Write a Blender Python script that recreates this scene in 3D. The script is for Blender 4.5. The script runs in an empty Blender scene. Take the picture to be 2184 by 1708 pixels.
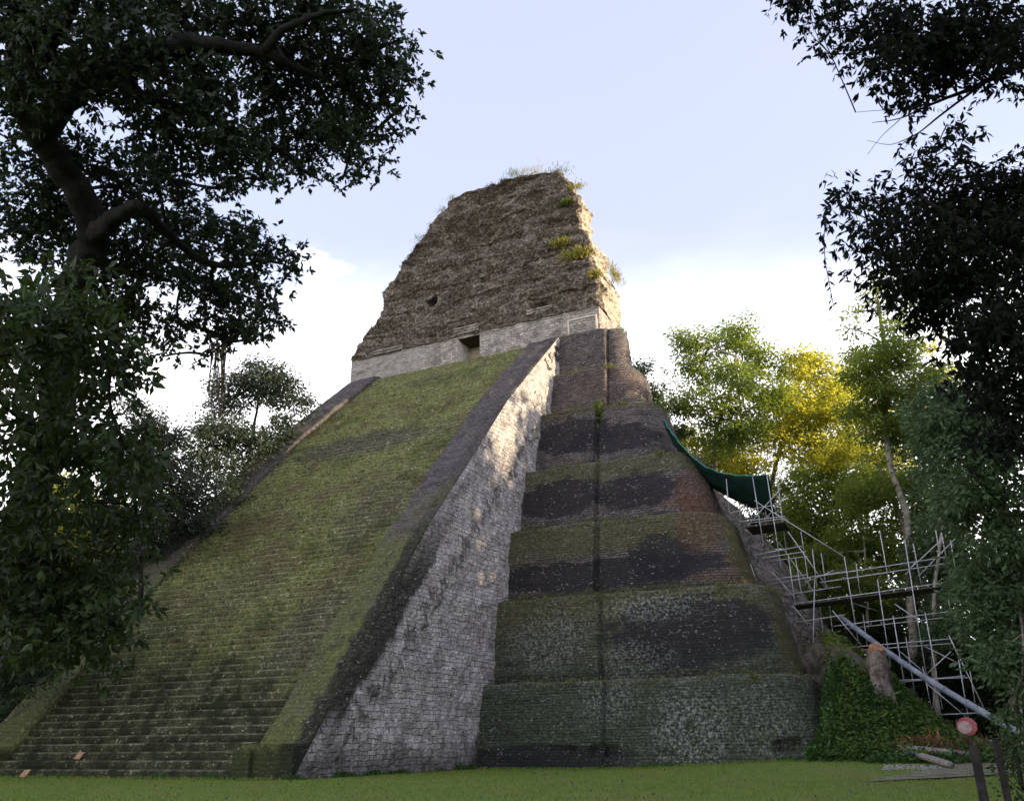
import bpy, math, random
import numpy as np
from mathutils import Vector, Matrix, noise as mn

# ------------------------------------------------------------------ camera, world, sun, exposure
S = bpy.context.scene
F, PI_, YA, RO = 1799.3, 0.38673, 0.44369, -0.009713
CAM = np.array([0.0, -31.243, 1.325])
fw = np.array([-math.sin(YA)*math.cos(PI_), math.cos(YA)*math.cos(PI_), math.sin(PI_)])
_r = np.array([math.cos(YA), math.sin(YA), 0.0]); _u = np.cross(_r, fw)
rt = _r*math.cos(RO) + _u*math.sin(RO); up = -_r*math.sin(RO) + _u*math.cos(RO)
cd = bpy.data.cameras.new('camera'); cam = bpy.data.objects.new('camera', cd); S.collection.objects.link(cam)
M4 = Matrix.Identity(4)
for i in range(3):
    M4[i][0], M4[i][1], M4[i][2], M4[i][3] = rt[i], up[i], -fw[i], CAM[i]
cam.matrix_world = M4
cd.sensor_width = 36; cd.lens = 36*F/2184; cd.clip_end = 3000; cd.clip_start = .1
S.camera = cam

SUN_AZ, SUN_EL = math.radians(78), math.radians(12.5)      # azimuth from +Y towards +X
w = bpy.data.worlds.new('World'); S.world = w; w.use_nodes = True
nt = w.node_tree; nt.nodes.clear()
def N(t, k, **kw):
    n = t.nodes.new(k)
    for a, b in kw.items(): setattr(n, a, b)
    return n
sky = N(nt, 'ShaderNodeTexSky', sky_type='NISHITA', sun_disc=False)
sky.sun_elevation = SUN_EL; sky.sun_rotation = SUN_AZ; sky.air_density = 1.0; sky.dust_density = 1.2; sky.ozone_density = 2.2
bg = N(nt, 'ShaderNodeBackground'); bg.inputs['Strength'].default_value = 0.15
out = N(nt, 'ShaderNodeOutputWorld')
def mathn(t, op, a, b=None, c=None, clamp=False):
    n = N(t, 'ShaderNodeMath', operation=op, use_clamp=clamp)
    for i, v in enumerate((a, b, c)):
        if v is None: continue
        if isinstance(v, (int, float)): n.inputs[i].default_value = v
        else: t.links.new(v, n.inputs[i])
    return n.outputs[0]
def mix(t, f, a, b, mode='MIX'):
    n = N(t, 'ShaderNodeMix', data_type='RGBA', blend_type=mode)
    for i, v in ((0, f), (6, a), (7, b)):
        if isinstance(v, (int, float)): n.inputs[i].default_value = v
        elif isinstance(v, tuple): n.inputs[i].default_value = (*v, 1)
        else: t.links.new(v, n.inputs[i])
    return n.outputs[2]
def rmp(t, v, a, b, c=0., d=1., smooth=True):
    n = N(t, 'ShaderNodeMapRange', interpolation_type='SMOOTHSTEP' if smooth else 'LINEAR')
    t.links.new(v, n.inputs[0])
    for i, x in ((1, a), (2, b), (3, c), (4, d)): n.inputs[i].default_value = x
    return n.outputs[0]
tc = N(nt, 'ShaderNodeTexCoord')
def ray(u, v):
    d = fw + rt*((u-1092)/F) - up*((v-854)/F)
    return d
def sky_spot(u, v, r0, r1):
    d = ray(u, v); d = d/np.linalg.norm(d)
    n = N(nt, 'ShaderNodeVectorMath', operation='DISTANCE'); nt.links.new(tc.outputs['Generated'], n.inputs[0]); n.inputs[1].default_value = tuple(d)
    return rmp(nt, n.outputs['Value'], r1, r0)
def sky_noise(scale, det=8, zs=2.2):
    mp = N(nt, 'ShaderNodeMapping'); mp.inputs['Scale'].default_value = (1, 1, zs); nt.links.new(tc.outputs['Generated'], mp.inputs[0])
    n = N(nt, 'ShaderNodeTexNoise'); n.inputs['Scale'].default_value = scale; n.inputs['Detail'].default_value = det; n.inputs['Roughness'].default_value = .58
    nt.links.new(mp.outputs[0], n.inputs[0]); return n.outputs['Fac']
sep = N(nt, 'ShaderNodeSeparateXYZ'); nt.links.new(tc.outputs['Generated'], sep.inputs[0])
col = mix(nt, 1.0, sky.outputs[0], (1.14, 1.02, 1.13), 'MULTIPLY')
col = mix(nt, .5, col, (3.6, 3.65, 4.45))
# thin bright cloud veil low in the sky, thicker cumulus bank left of the comb
veil = mathn(nt, 'ADD', rmp(nt, sep.outputs['Z'], .60, .30), mathn(nt, 'MULTIPLY', mathn(nt, 'SUBTRACT', sky_noise(2.2), .5), .7))
veil = mathn(nt, 'MULTIPLY', rmp(nt, veil, .1, 1.0), .8)
col = mix(nt, veil, col, (9.5, 9.2, 9.4))
cl = mathn(nt, 'ADD', sky_spot(715, 690, .01, .13), mathn(nt, 'MULTIPLY', mathn(nt, 'SUBTRACT', sky_noise(8.0, 13, 2.6), .5), 3.0))
col = mix(nt, mathn(nt, 'MULTIPLY', rmp(nt, cl, .5, 1.3), mathn(nt, 'MULTIPLY', sky_spot(715, 690, .03, .15), .95)), col, (7.2, 7.1, 7.3))
nt.links.new(col, bg.inputs['Color']); nt.links.new(bg.outputs[0], out.inputs[0])

sd = bpy.data.lights.new('sun', 'SUN'); sd.energy = 5.0; sd.angle = math.radians(.6); sd.color = (1.0, .80, .52)
sun = bpy.data.objects.new('sun', sd); S.collection.objects.link(sun)
SUNV = Vector((math.sin(SUN_AZ)*math.cos(SUN_EL), math.cos(SUN_AZ)*math.cos(SUN_EL), math.sin(SUN_EL)))
sun.rotation_euler = SUNV.to_track_quat('Z', 'Y').to_euler(); sun.location = (60, 0, 60)
S.view_settings.view_transform = 'Standard'; S.view_settings.look = 'None'
S.view_settings.exposure = 1.18; S.view_settings.gamma = 1

# ------------------------------------------------------------------ helpers
def at(u, v, Y): d = ray(u, v); return CAM + d*((Y-CAM[1])/d[1])           # photo point -> world on plane y=Y
def atx(u, v, X): d = ray(u, v); return CAM + d*((X-CAM[0])/d[0])
def atd(u, v, D): d = ray(u, v); return CAM + d/np.linalg.norm(d)*D
def smooth(a, b, x):
    t = np.clip((np.asarray(x, float)-a)/(b-a), 0, 1); return t*t*(3-2*t)
# cheap vectorised value noise
_rs = np.random.RandomState(5); _T = _rs.rand(64, 64, 64)
def vn(P, s=1.0):
    P = np.asarray(P)*s + 1000.3; i = np.floor(P).astype(int); f = P-i; f = f*f*(3-2*f)
    r = 0
    for dx in (0, 1):
        for dy in (0, 1):
            for dz in (0, 1):
                wgt = (f[..., 0] if dx else 1-f[..., 0])*(f[..., 1] if dy else 1-f[..., 1])*(f[..., 2] if dz else 1-f[..., 2])
                r = r + wgt*_T[(i[..., 0]+dx) % 64, (i[..., 1]+dy) % 64, (i[..., 2]+dz) % 64]
    return r*2-1
def fbm(P, s=1.0, o=4):
    a, r = 1., 0
    for k in range(o): r = r + a*vn(P, s); s *= 2.03; a *= .5
    return r
def link(o, parent=None):
    S.collection.objects.link(o)
    if parent is not None:
        o.parent = parent
        if parent.type == 'EMPTY': o.matrix_parent_inverse = Matrix.Translation(-parent.location)
    return o
def npmesh(name, V, Fc, mat, parent=None, smooth_=False, mats=None, midx=None):
    V = np.asarray(V, np.float32); me = bpy.data.meshes.new(name)
    if isinstance(Fc, np.ndarray):
        n, k = Fc.shape
        me.vertices.add(len(V)); me.vertices.foreach_set('co', V.ravel())
        me.loops.add(n*k); me.loops.foreach_set('vertex_index', Fc.astype(np.int32).ravel())
        me.polygons.add(n); me.polygons.foreach_set('loop_start', np.arange(0, n*k, k, dtype=np.int32))
        me.update(calc_edges=True)
    else:
        me.from_pydata(V.tolist(), [], Fc)
    me.polygons.foreach_set('use_smooth', [smooth_]*len(me.polygons)); me.update()
    if mat: me.materials.append(mat)
    o = bpy.data.objects.new(name, me); link(o, parent); return o
def empty(name, loc):
    o = bpy.data.objects.new(name, None); S.collection.objects.link(o); o.location = tuple(float(a) for a in loc); return o
def tag(o, label=None, cat=None, group=None, kind=None):
    if label: o['label'] = label
    if cat: o['category'] = cat
    if group: o['group'] = group
    if kind: o['kind'] = kind
    return o
class MB:
    def __init__(s): s.v = []; s.f = []
    def add(s, V, Fc):
        b = len(s.v); s.v += [tuple(map(float, p)) for p in V]; s.f += [tuple(b+i for i in f) for f in Fc]; return s
    def box(s, x0, y0, z0, x1, y1, z1):
        V = [(x, y, z) for x in (x0, x1) for y in (y0, y1) for z in (z0, z1)]
        return s.add(V, [(0, 1, 3, 2), (4, 6, 7, 5), (0, 4, 5, 1), (2, 3, 7, 6), (0, 2, 6, 4), (1, 5, 7, 3)])
    def beam(s, A, B, wdt, h, upv=(0, 0, 1)):
        A = Vector(A); B = Vector(B); d = (B-A).normalized(); sd_ = d.cross(Vector(upv)).normalized(); u_ = sd_.cross(d)
        V = [P + sd_*a*wdt/2 + u_*b*h/2 for P in (A, B) for a, b in ((-1, -1), (1, -1), (1, 1), (-1, 1))]
        return s.add(V, [(0, 3, 2, 1), (4, 5, 6, 7), (0, 1, 5, 4), (1, 2, 6, 5), (2, 3, 7, 6), (3, 0, 4, 7)])
    def tube(s, pts, rad, n=8, cap=True, rough=0):
        pts = [Vector(tuple(map(float, p))) for p in pts]; rings = []
        if not hasattr(rad, '__len__'): rad = [rad]*len(pts)
        ref = Vector((.31, .17, .93)); b = len(s.v)
        for i, p in enumerate(pts):
            d = (pts[min(i+1, len(pts)-1)]-pts[max(i-1, 0)]).normalized()
            a = d.cross(ref)
            if a.length < 1e-3: a = d.cross(Vector((1, 0, 0)))
            a.normalize(); c = d.cross(a); ref = a.cross(d) if False else ref
            for k in range(n):
                t = 2*math.pi*k/n; rr = rad[i]
                if rough: rr *= 1+rough*mn.noise(Vector((p.x*1.5+3*math.cos(t), p.y*1.5+3*math.sin(t), p.z*1.2)))
                s.v.append(tuple(p+a*math.cos(t)*rr+c*math.sin(t)*rr))
        for i in range(len(pts)-1):
            for k in range(n):
                q = b+i*n; s.f.append((q+k, q+(k+1) % n, q+n+(k+1) % n, q+n+k))
        if cap:
            s.f.append(tuple(b+k for k in range(n))[::-1]); s.f.append(tuple(b+(len(pts)-1)*n+k for k in range(n)))
        return s
    def build(s, name, mat, parent=None, sm=False): return npmesh(name, s.v, s.f, mat, parent, sm)
def grid_faces(nr, nc, wrap=False, flip=False):
    i, j = np.meshgrid(np.arange(nr-1), np.arange(nc if wrap else nc-1), indexing='ij'); j2 = (j+1) % nc
    a, b, c, d = i*nc+j, i*nc+j2, (i+1)*nc+j2, (i+1)*nc+j
    f = np.stack([a, b, c, d], -1).reshape(-1, 4)
    return f[:, ::-1] if flip else f

# ------------------------------------------------------------------ materials
XS1, XS0, BW = -25.33, -48.05, 3.0
def newmat(name):
    m = bpy.data.materials.new(name); m.use_nodes = True; t = m.node_tree; t.nodes.clear()
    o = N(t, 'ShaderNodeOutputMaterial'); p = N(t, 'ShaderNodeBsdfPrincipled'); t.links.new(p.outputs[0], o.inputs[0])
    p.inputs['Roughness'].default_value = .9; p.inputs['Specular IOR Level'].default_value = .25
    return m, t, p, o
def L(t, a, b): t.links.new(a, b)
def pos(t): return N(t, 'ShaderNodeNewGeometry').outputs['Position']
def noise(t, vec, scale, det=5, rough=.55, dist=0):
    n = N(t, 'ShaderNodeTexNoise'); n.inputs['Scale'].default_value = scale; n.inputs['Detail'].default_value = det
    n.inputs['Roughness'].default_value = rough; n.inputs['Distortion'].default_value = dist; L(t, vec, n.inputs[0]); return n.outputs['Fac']
def vmath(t, op, a, b):
    n = N(t, 'ShaderNodeVectorMath', operation=op)
    for i, v in enumerate((a, b)):
        if isinstance(v, tuple): n.inputs[i].default_value = v
        else: L(t, v, n.inputs[i])
    return n.outputs[0]
def comb_(t, x, y, z=0.0):
    n = N(t, 'ShaderNodeCombineXYZ')
    for i, v in enumerate((x, y, z)):
        if isinstance(v, (int, float)): n.inputs[i].default_value = v
        else: L(t, v, n.inputs[i])
    return n.outputs[0]
def spot(t, P, c, r, soft=.35, nz=None, na=.5):
    """ellipsoidal stain mask in world space"""
    v = vmath(t, 'SUBTRACT', P, tuple(float(a) for a in c)); v = vmath(t, 'DIVIDE', v, tuple(float(a) for a in r))
    l = N(t, 'ShaderNodeVectorMath', operation='LENGTH'); L(t, v, l.inputs[0]); d = l.outputs['Value']
    if nz is not None: d = mathn(t, 'ADD', d, mathn(t, 'MULTIPLY', mathn(t, 'SUBTRACT', nz, .5), na*2))
    return rmp(t, d, 1+soft, 1-soft)
def masonry(name, axis, bw, bh, stone1, stone2, mortar, distort=.12, bump=.6, msize=.02, extra=None, speck=.3, speckcol=(.42, .42, .40), offs=.5, vor=0, dual=False):
    m, t, p, o = newmat(name); P = pos(t)
    s = N(t, 'ShaderNodeSeparateXYZ'); L(t, P, s.inputs[0]); x, y, z = s.outputs
    u = {'x': x, 'y': y, 'xy': mathn(t, 'ADD', x, y)}[axis]
    n1 = N(t, 'ShaderNodeTexNoise'); n1.inputs['Scale'].default_value = 1.3; n1.inputs['Detail'].default_value = 4; L(t, P, n1.inputs[0])
    sc = N(t, 'ShaderNodeVectorMath', operation='SCALE'); L(t, vmath(t, 'SUBTRACT', n1.outputs['Color'], (.5, .5, .5)), sc.inputs[0]); sc.inputs['Scale'].default_value = distort*4
    uv = vmath(t, 'ADD', comb_(t, u, z), sc.outputs[0])
    b = N(t, 'ShaderNodeTexBrick', offset=offs); L(t, uv, b.inputs['Vector'])
    b.inputs['Scale'].default_value = 1; b.inputs['Brick Width'].default_value = bw; b.inputs['Row Height'].default_value = bh
    b.inputs['Mortar Size'].default_value = msize; b.inputs['Mortar Smooth'].default_value = .6; b.inputs['Bias'].default_value = -.1
    b.inputs['Color1'].default_value = (*stone1, 1); b.inputs['Color2'].default_value = (*stone2, 1); b.inputs['Mortar'].default_value = (*mortar, 1)
    big = noise(t, P, .22, 6, .6); mid = noise(t, P, 1.1, 7, .65); fine = noise(t, P, 6.0, 6, .7)
    fac = b.outputs['Fac']; bc = b.outputs['Color']
    if dual:
        b2 = N(t, 'ShaderNodeTexBrick', offset=.37, squash=.7, squash_frequency=3); L(t, vmath(t, 'ADD', uv, (.13, .07, 0)), b2.inputs['Vector'])
        b2.inputs['Scale'].default_value = 1; b2.inputs['Brick Width'].default_value = bw*.72; b2.inputs['Row Height'].default_value = bh*.68
        b2.inputs['Mortar Size'].default_value = msize*.8; b2.inputs['Mortar Smooth'].default_value = .7; b2.inputs['Bias'].default_value = .1
        b2.inputs['Color1'].default_value = (*stone1, 1); b2.inputs['Color2'].default_value = (*stone2, 1); b2.inputs['Mortar'].default_value = (*mortar, 1)
        sel = rmp(t, noise(t, P, .75, 3, .5), .49, .52)
        fac = mathn(t, 'ADD', mathn(t, 'MULTIPLY', b.outputs['Fac'], mathn(t, 'SUBTRACT', 1., sel)), mathn(t, 'MULTIPLY', b2.outputs['Fac'], sel)); bc = mix(t, sel, b.outputs['Color'], b2.outputs['Color'])
        bc = mix(t, rmp(t, noise(t, P, 2.3, 4, .6), .42, .62), bc, mix(t, fac, bc, mix(t, .5, stone1, stone2)))
        bc = mix(t, mathn(t, 'MULTIPLY', rmp(t, noise(t, P, 3.4, 4, .75), .42, .32), .6), bc, mortar)
    if vor:
        sh = N(t, 'ShaderNodeSeparateXYZ'); L(t, uv, sh.inputs[0]); rw = mathn(t, 'MULTIPLY', mathn(t, 'FLOOR', mathn(t, 'DIVIDE', sh.outputs[1], bh*1.1)), .37*bw)
        wv = vmath(t, 'DIVIDE', comb_(t, mathn(t, 'ADD', sh.outputs[0], rw), sh.outputs[1]), (bw*.95, bh*1.1, 1.0))
        ve = N(t, 'ShaderNodeTexVoronoi', feature='DISTANCE_TO_EDGE', voronoi_dimensions='2D'); ve.inputs['Scale'].default_value = 1; ve.inputs['Randomness'].default_value = vor; L(t, wv, ve.inputs['Vector'])
        vc = N(t, 'ShaderNodeTexVoronoi', voronoi_dimensions='2D'); vc.inputs['Scale'].default_value = 1; vc.inputs['Randomness'].default_value = vor; L(t, wv, vc.inputs['Vector'])
        sv = N(t, 'ShaderNodeSeparateXYZ'); L(t, vc.outputs['Color'], sv.inputs[0])
        fac = mathn(t, 'MULTIPLY', rmp(t, ve.outputs['Distance'], .075, .01), rmp(t, mid, .3, .6, .45, 1.))
        bc = mix(t, fac, mix(t, sv.outputs[0], stone1, stone2), mortar)
    c = mix(t, rmp(t, mid, .35, .7), bc, mix(t, 1., bc, (.55, .53, .52), 'MULTIPLY'))
    c = mix(t, mathn(t, 'MULTIPLY', rmp(t, fine, .45, .75), .45), c, mix(t, 1., c, (1.7, 1.68, 1.62), 'MULTIPLY'))
    E = dict(t=t, P=P, x=x, y=y, z=z, big=big, mid=mid, fine=fine, c=c)
    if extra: c = extra(E)
    # pale lichen crumbs
    vo = N(t, 'ShaderNodeTexVoronoi'); vo.inputs['Scale'].default_value = 5.5; vo.inputs['Randomness'].default_value = 1
    L(t, vmath(t, 'MULTIPLY', P, (1, 1, 1.6)), vo.inputs['Vector'])
    lm = mathn(t, 'MULTIPLY', rmp(t, noise(t, vmath(t, 'MULTIPLY', P, (1, 1, 1.5)), 4.6, 3, .75), .59, .66), rmp(t, noise(t, P, 1.1, 5, .7), .42, .58))
    lm = mathn(t, 'MULTIPLY', lm, speck)
    c = mix(t, lm, c, speckcol)
    L(t, c, p.inputs['Base Color'])
    h = mathn(t, 'MULTIPLY', fac, -.7)
    h = mathn(t, 'ADD', h, mathn(t, 'MULTIPLY', fine, .8)); h = mathn(t, 'ADD', h, mathn(t, 'MULTIPLY', mid, .9))
    bp = N(t, 'ShaderNodeBump'); bp.inputs['Strength'].default_value = bump; bp.inputs['Distance'].default_value = .16
    L(t, h, bp.inputs['Height']); L(t, bp.outputs[0], p.inputs['Normal'])
    return m

def ex_tier(E):
    t, P, z, c = E['t'], E['P'], E['z'], E['c']
    nz = noise(t, vmath(t, 'MULTIPLY', P, (1, 1, 2.2)), .55, 6, .62)
    nz2 = noise(t, vmath(t, 'MULTIPLY', P, (1.6, 1.6, .5)), .9, 6, .65)
    green = mix(t, rmp(t, E['fine'], .35, .7), (.050, .055, .026), (.15, .142, .072))
    low = mix(t, rmp(t, E['fine'], .35, .7), (.022, .038, .022), (.10, .13, .075))
    # moss: complete at the foot, bands along the tier tops higher up
    mk = mathn(t, 'ADD', rmp(t, z, 12.5, 4.5), mathn(t, 'MULTIPLY', mathn(t, 'SUBTRACT', nz, .5), 1.7))
    c = mix(t, mathn(t, 'MULTIPLY', rmp(t, mk, .3, .55), .86), c, mix(t, rmp(t, z, 4.0, 11.0), low, green))
    for zc, hh, k in ((9.6, 1.3, .95), (14.3, 1.6, .95), (19.7, 1.0, .8), (25.7, .35, .5), (12.0, .7, .4)):
        d = mathn(t, 'ABSOLUTE', mathn(t, 'SUBTRACT', z, zc))
        d = mathn(t, 'ADD', mathn(t, 'DIVIDE', d, hh), mathn(t, 'MULTIPLY', mathn(t, 'SUBTRACT', nz, .5), 2.4))
        c = mix(t, mathn(t, 'MULTIPLY', rmp(t, d, 1.2, .5), k), c, green)
    hl = noise(t, vmath(t, 'MULTIPLY', P, (.35, .35, 5.2)), 1.6, 5, .7); c = mix(t, rmp(t, hl, .47, .36, 0, .65), c, (.022, .020, .020)); c = mix(t, rmp(t, hl, .58, .70, 0, .4), c, (.26, .25, .22))
    nz3 = mathn(t, 'ADD', mathn(t, 'ADD', mathn(t, 'MULTIPLY', nz, .45), mathn(t, 'MULTIPLY', nz2, .3)), mathn(t, 'MULTIPLY', hl, .25))
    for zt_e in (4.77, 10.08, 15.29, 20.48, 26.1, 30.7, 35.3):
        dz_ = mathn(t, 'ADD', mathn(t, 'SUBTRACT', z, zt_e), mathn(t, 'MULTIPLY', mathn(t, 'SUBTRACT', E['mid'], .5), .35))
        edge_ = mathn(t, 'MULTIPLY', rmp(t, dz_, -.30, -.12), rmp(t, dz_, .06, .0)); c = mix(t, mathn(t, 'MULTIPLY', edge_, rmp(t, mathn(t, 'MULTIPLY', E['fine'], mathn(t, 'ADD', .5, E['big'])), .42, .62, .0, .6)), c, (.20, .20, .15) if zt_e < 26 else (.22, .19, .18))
        c = mix(t, mathn(t, 'MULTIPLY', rmp(t, dz_, .0, .08), rmp(t, dz_, .75, .2, 0, .55)), c, (.016, .016, .013))  # shade in the tier joints, painted as a dark band above each ledge
    # near-black stains
    blk = (.022, .020, .024)
    for cc, rr in (((-12.5, 19.3, 7.4), (5.2, 3, 2.1)), ((-19.5, 21.5, 11.6), (9.5, 3, 1.05)), ((-14.5, 21.5, 12.3), (2.4, 3, 1.5)),
                   ((-22.5, 24.2, 17.8), (3.5, 3, 1.5)), ((-16.8, 24.4, 17.6), (3.2, 3, 1.4)), ((-22.5, 27.2, 23.6), (3.2, 3, 1.6)), ((-19, 27.3, 22.9), (4, 3, 1.2)), ((-22, 17.2, .6), (6, 3, .7))):
        c = mix(t, mathn(t, 'MULTIPLY', spot(t, P, cc, rr, .14, nz3, 1.25), .85), c, blk)
    # grey lichen sheets on the two lowest tiers
    for cc, rr, k in (((-12.5, 17.2, 2.1), (2.0, 3, 1.9), .55), ((-17.2, 17.4, 3.8), (1.5, 3, 1.3), .35), ((-21.5, 19.4, 7.5), (2.4, 3, 1.8), .35), ((-14.8, 19.6, 9.0), (3.2, 3, .8), .45), ((-8.5, 17.2, 2.2), (1.6, 3, 1.6), .3), ((-16, 19.3, 6), (2.2, 2, 1), .3)):
        mk = mathn(t, 'MULTIPLY', spot(t, P, cc, rr, .5, nz2, .5), rmp(t, E['fine'], .47, .62))
        c = mix(t, mathn(t, 'MULTIPLY', mk, min(1, k*1.5)), c, (.33, .35, .34))
    # rusty algae near the outer corners of the upper tiers
    for cc, rr, k in (((-12.6, 24, 17.0), (1.3, 3, 2.3), .75), ((-12.0, 22.3, 14.2), (1.6, 3, 1.7), .55), ((-9.6, 21.5, 11.7), (.9, 3, 1.6), .5), ((-20.2, 30.5, 29), (3.4, 2, 1.6), .3), ((-13.4, 24.8, 16.4), (1.6, 2, .7), .7), ((-10.2, 21.5, 10.8), (2.5, 2, .5), .4)):
        c = mix(t, mathn(t, 'MULTIPLY', spot(t, P, cc, rr, .25, nz3, 1.0), k*.8), c, mix(t, rmp(t, E['fine'], .4, .65), (.07, .035, .022), (.19, .10, .06)))
    # olive outer corner
    for cc, rr in (((-7.2, 21.3, 7.2), (.75, 2.5, 2.6)), ((-9.8, 24, 12.5), (.9, 2.5, 2.4))):
        c = mix(t, mathn(t, 'MULTIPLY', spot(t, P, cc, rr, .3, nz2, .4), .8), c, (.085, .078, .026))
    return c
def ex_flank(E):
    t, P, y, z, c = E['t'], E['P'], E['y'], E['z'], E['c']
    nz = noise(t, vmath(t, 'MULTIPLY', P, (1, 1, .35)), 1.1, 6, .65)
    stairn = N(t, 'ShaderNodeTexBrick', offset=.3); L(t, comb_(t, y, z), stairn.inputs['Vector'])
    # distance below the sloping edge: edge z = 1.08*y + .9 (approximately)
    d = mathn(t, 'SUBTRACT', mathn(t, 'ADD', mathn(t, 'MULTIPLY', y, 1.075), 1.1), z)
    # stepped quantisation so that the stain follows the courses like treads
    yn = mathn(t, 'ADD', y, mathn(t, 'MULTIPLY', mathn(t, 'SUBTRACT', E['big'], .5), 5.0)); q = mathn(t, 'SUBTRACT', mathn(t, 'MULTIPLY', mathn(t, 'FLOOR', mathn(t, 'DIVIDE', yn, 1.35)), 1.35), mathn(t, 'SUBTRACT', yn, y))
    ds = mathn(t, 'SUBTRACT', mathn(t, 'ADD', mathn(t, 'MULTIPLY', q, 1.02), 1.1), z)
    dn = mathn(t, 'ADD', ds, mathn(t, 'MULTIPLY', mathn(t, 'SUBTRACT', nz, .5), 4.2))
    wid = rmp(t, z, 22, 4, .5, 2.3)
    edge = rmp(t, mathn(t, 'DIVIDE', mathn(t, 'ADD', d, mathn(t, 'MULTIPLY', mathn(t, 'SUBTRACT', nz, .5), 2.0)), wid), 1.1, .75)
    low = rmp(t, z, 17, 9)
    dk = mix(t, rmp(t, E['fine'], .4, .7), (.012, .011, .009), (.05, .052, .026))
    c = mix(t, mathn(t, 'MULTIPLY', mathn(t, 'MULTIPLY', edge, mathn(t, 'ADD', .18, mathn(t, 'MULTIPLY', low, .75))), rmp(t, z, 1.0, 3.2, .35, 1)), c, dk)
    # thin jagged seam
    seam = mathn(t, 'MULTIPLY', rmp(t, dn, 2.4, 2.6), rmp(t, dn, 3.3, 2.8))
    c = mix(t, mathn(t, 'MULTIPLY', seam, rmp(t, z, 27, 24, .0, .6)), c, (.016, .014, .014))
    # dark damp foot and cool grey blotches
    foot = mathn(t, 'ADD', z, mathn(t, 'MULTIPLY', mathn(t, 'SUBTRACT', nz, .5), 3.0))
    c = mix(t, rmp(t, foot, 1.6, .4, 0, .65), c, (.045, .043, .045))
    c = mix(t, mathn(t, 'MULTIPLY', rmp(t, E['big'], .50, .66), .4), c, mix(t, 1., c, (.66, .60, .65), 'MULTIPLY'))
    jn = mathn(t, 'ADD', mathn(t, 'SUBTRACT', y, rmp(t, z, 0, 36, 16.8, 32.4, False)), mathn(t, 'MULTIPLY', mathn(t, 'SUBTRACT', nz, .5), 2))
    c = mix(t, mathn(t, 'MULTIPLY', rmp(t, jn, -1.3, -.2), mathn(t, 'MULTIPLY', rmp(t, z, 8, 4), .8)), c, (.03, .03, .025))
    return c
def ex_balus(E):
    t, P, z, c = E['t'], E['P'], E['z'], E['c']
    mk = mathn(t, 'ADD', rmp(t, z, 18, 7), mathn(t, 'MULTIPLY', mathn(t, 'SUBTRACT', E['big'], .5), 2.2))
    g = mix(t, rmp(t, E['fine'], .3, .7), (.042, .054, .016), (.165, .175, .052)); g = mix(t, mathn(t, 'MULTIPLY', rmp(t, E['mid'], .5, .66), .65), g, (.045, .038, .022)); g = mix(t, mathn(t, 'MULTIPLY', rmp(t, noise(t, P, 2.8, 5, .7), .58, .68), .6), g, (.02, .028, .01))
    c = mix(t, mathn(t, 'MULTIPLY', rmp(t, mathn(t, 'ADD', mk, mathn(t, 'MULTIPLY', mathn(t, 'SUBTRACT', E['mid'], .5), 1.2)), -.05, .95), .93), c, g)
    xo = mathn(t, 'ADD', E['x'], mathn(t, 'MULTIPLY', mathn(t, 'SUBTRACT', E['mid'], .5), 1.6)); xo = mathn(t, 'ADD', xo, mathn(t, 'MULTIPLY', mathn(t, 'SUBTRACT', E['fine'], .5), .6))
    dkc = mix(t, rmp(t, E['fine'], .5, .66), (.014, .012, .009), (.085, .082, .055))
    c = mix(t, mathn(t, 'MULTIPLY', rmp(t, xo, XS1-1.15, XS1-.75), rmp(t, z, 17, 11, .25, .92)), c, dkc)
    return mix(t, rmp(t, z, 1.5, .9, 0, .75), c, (.022, .030, .012))
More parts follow.
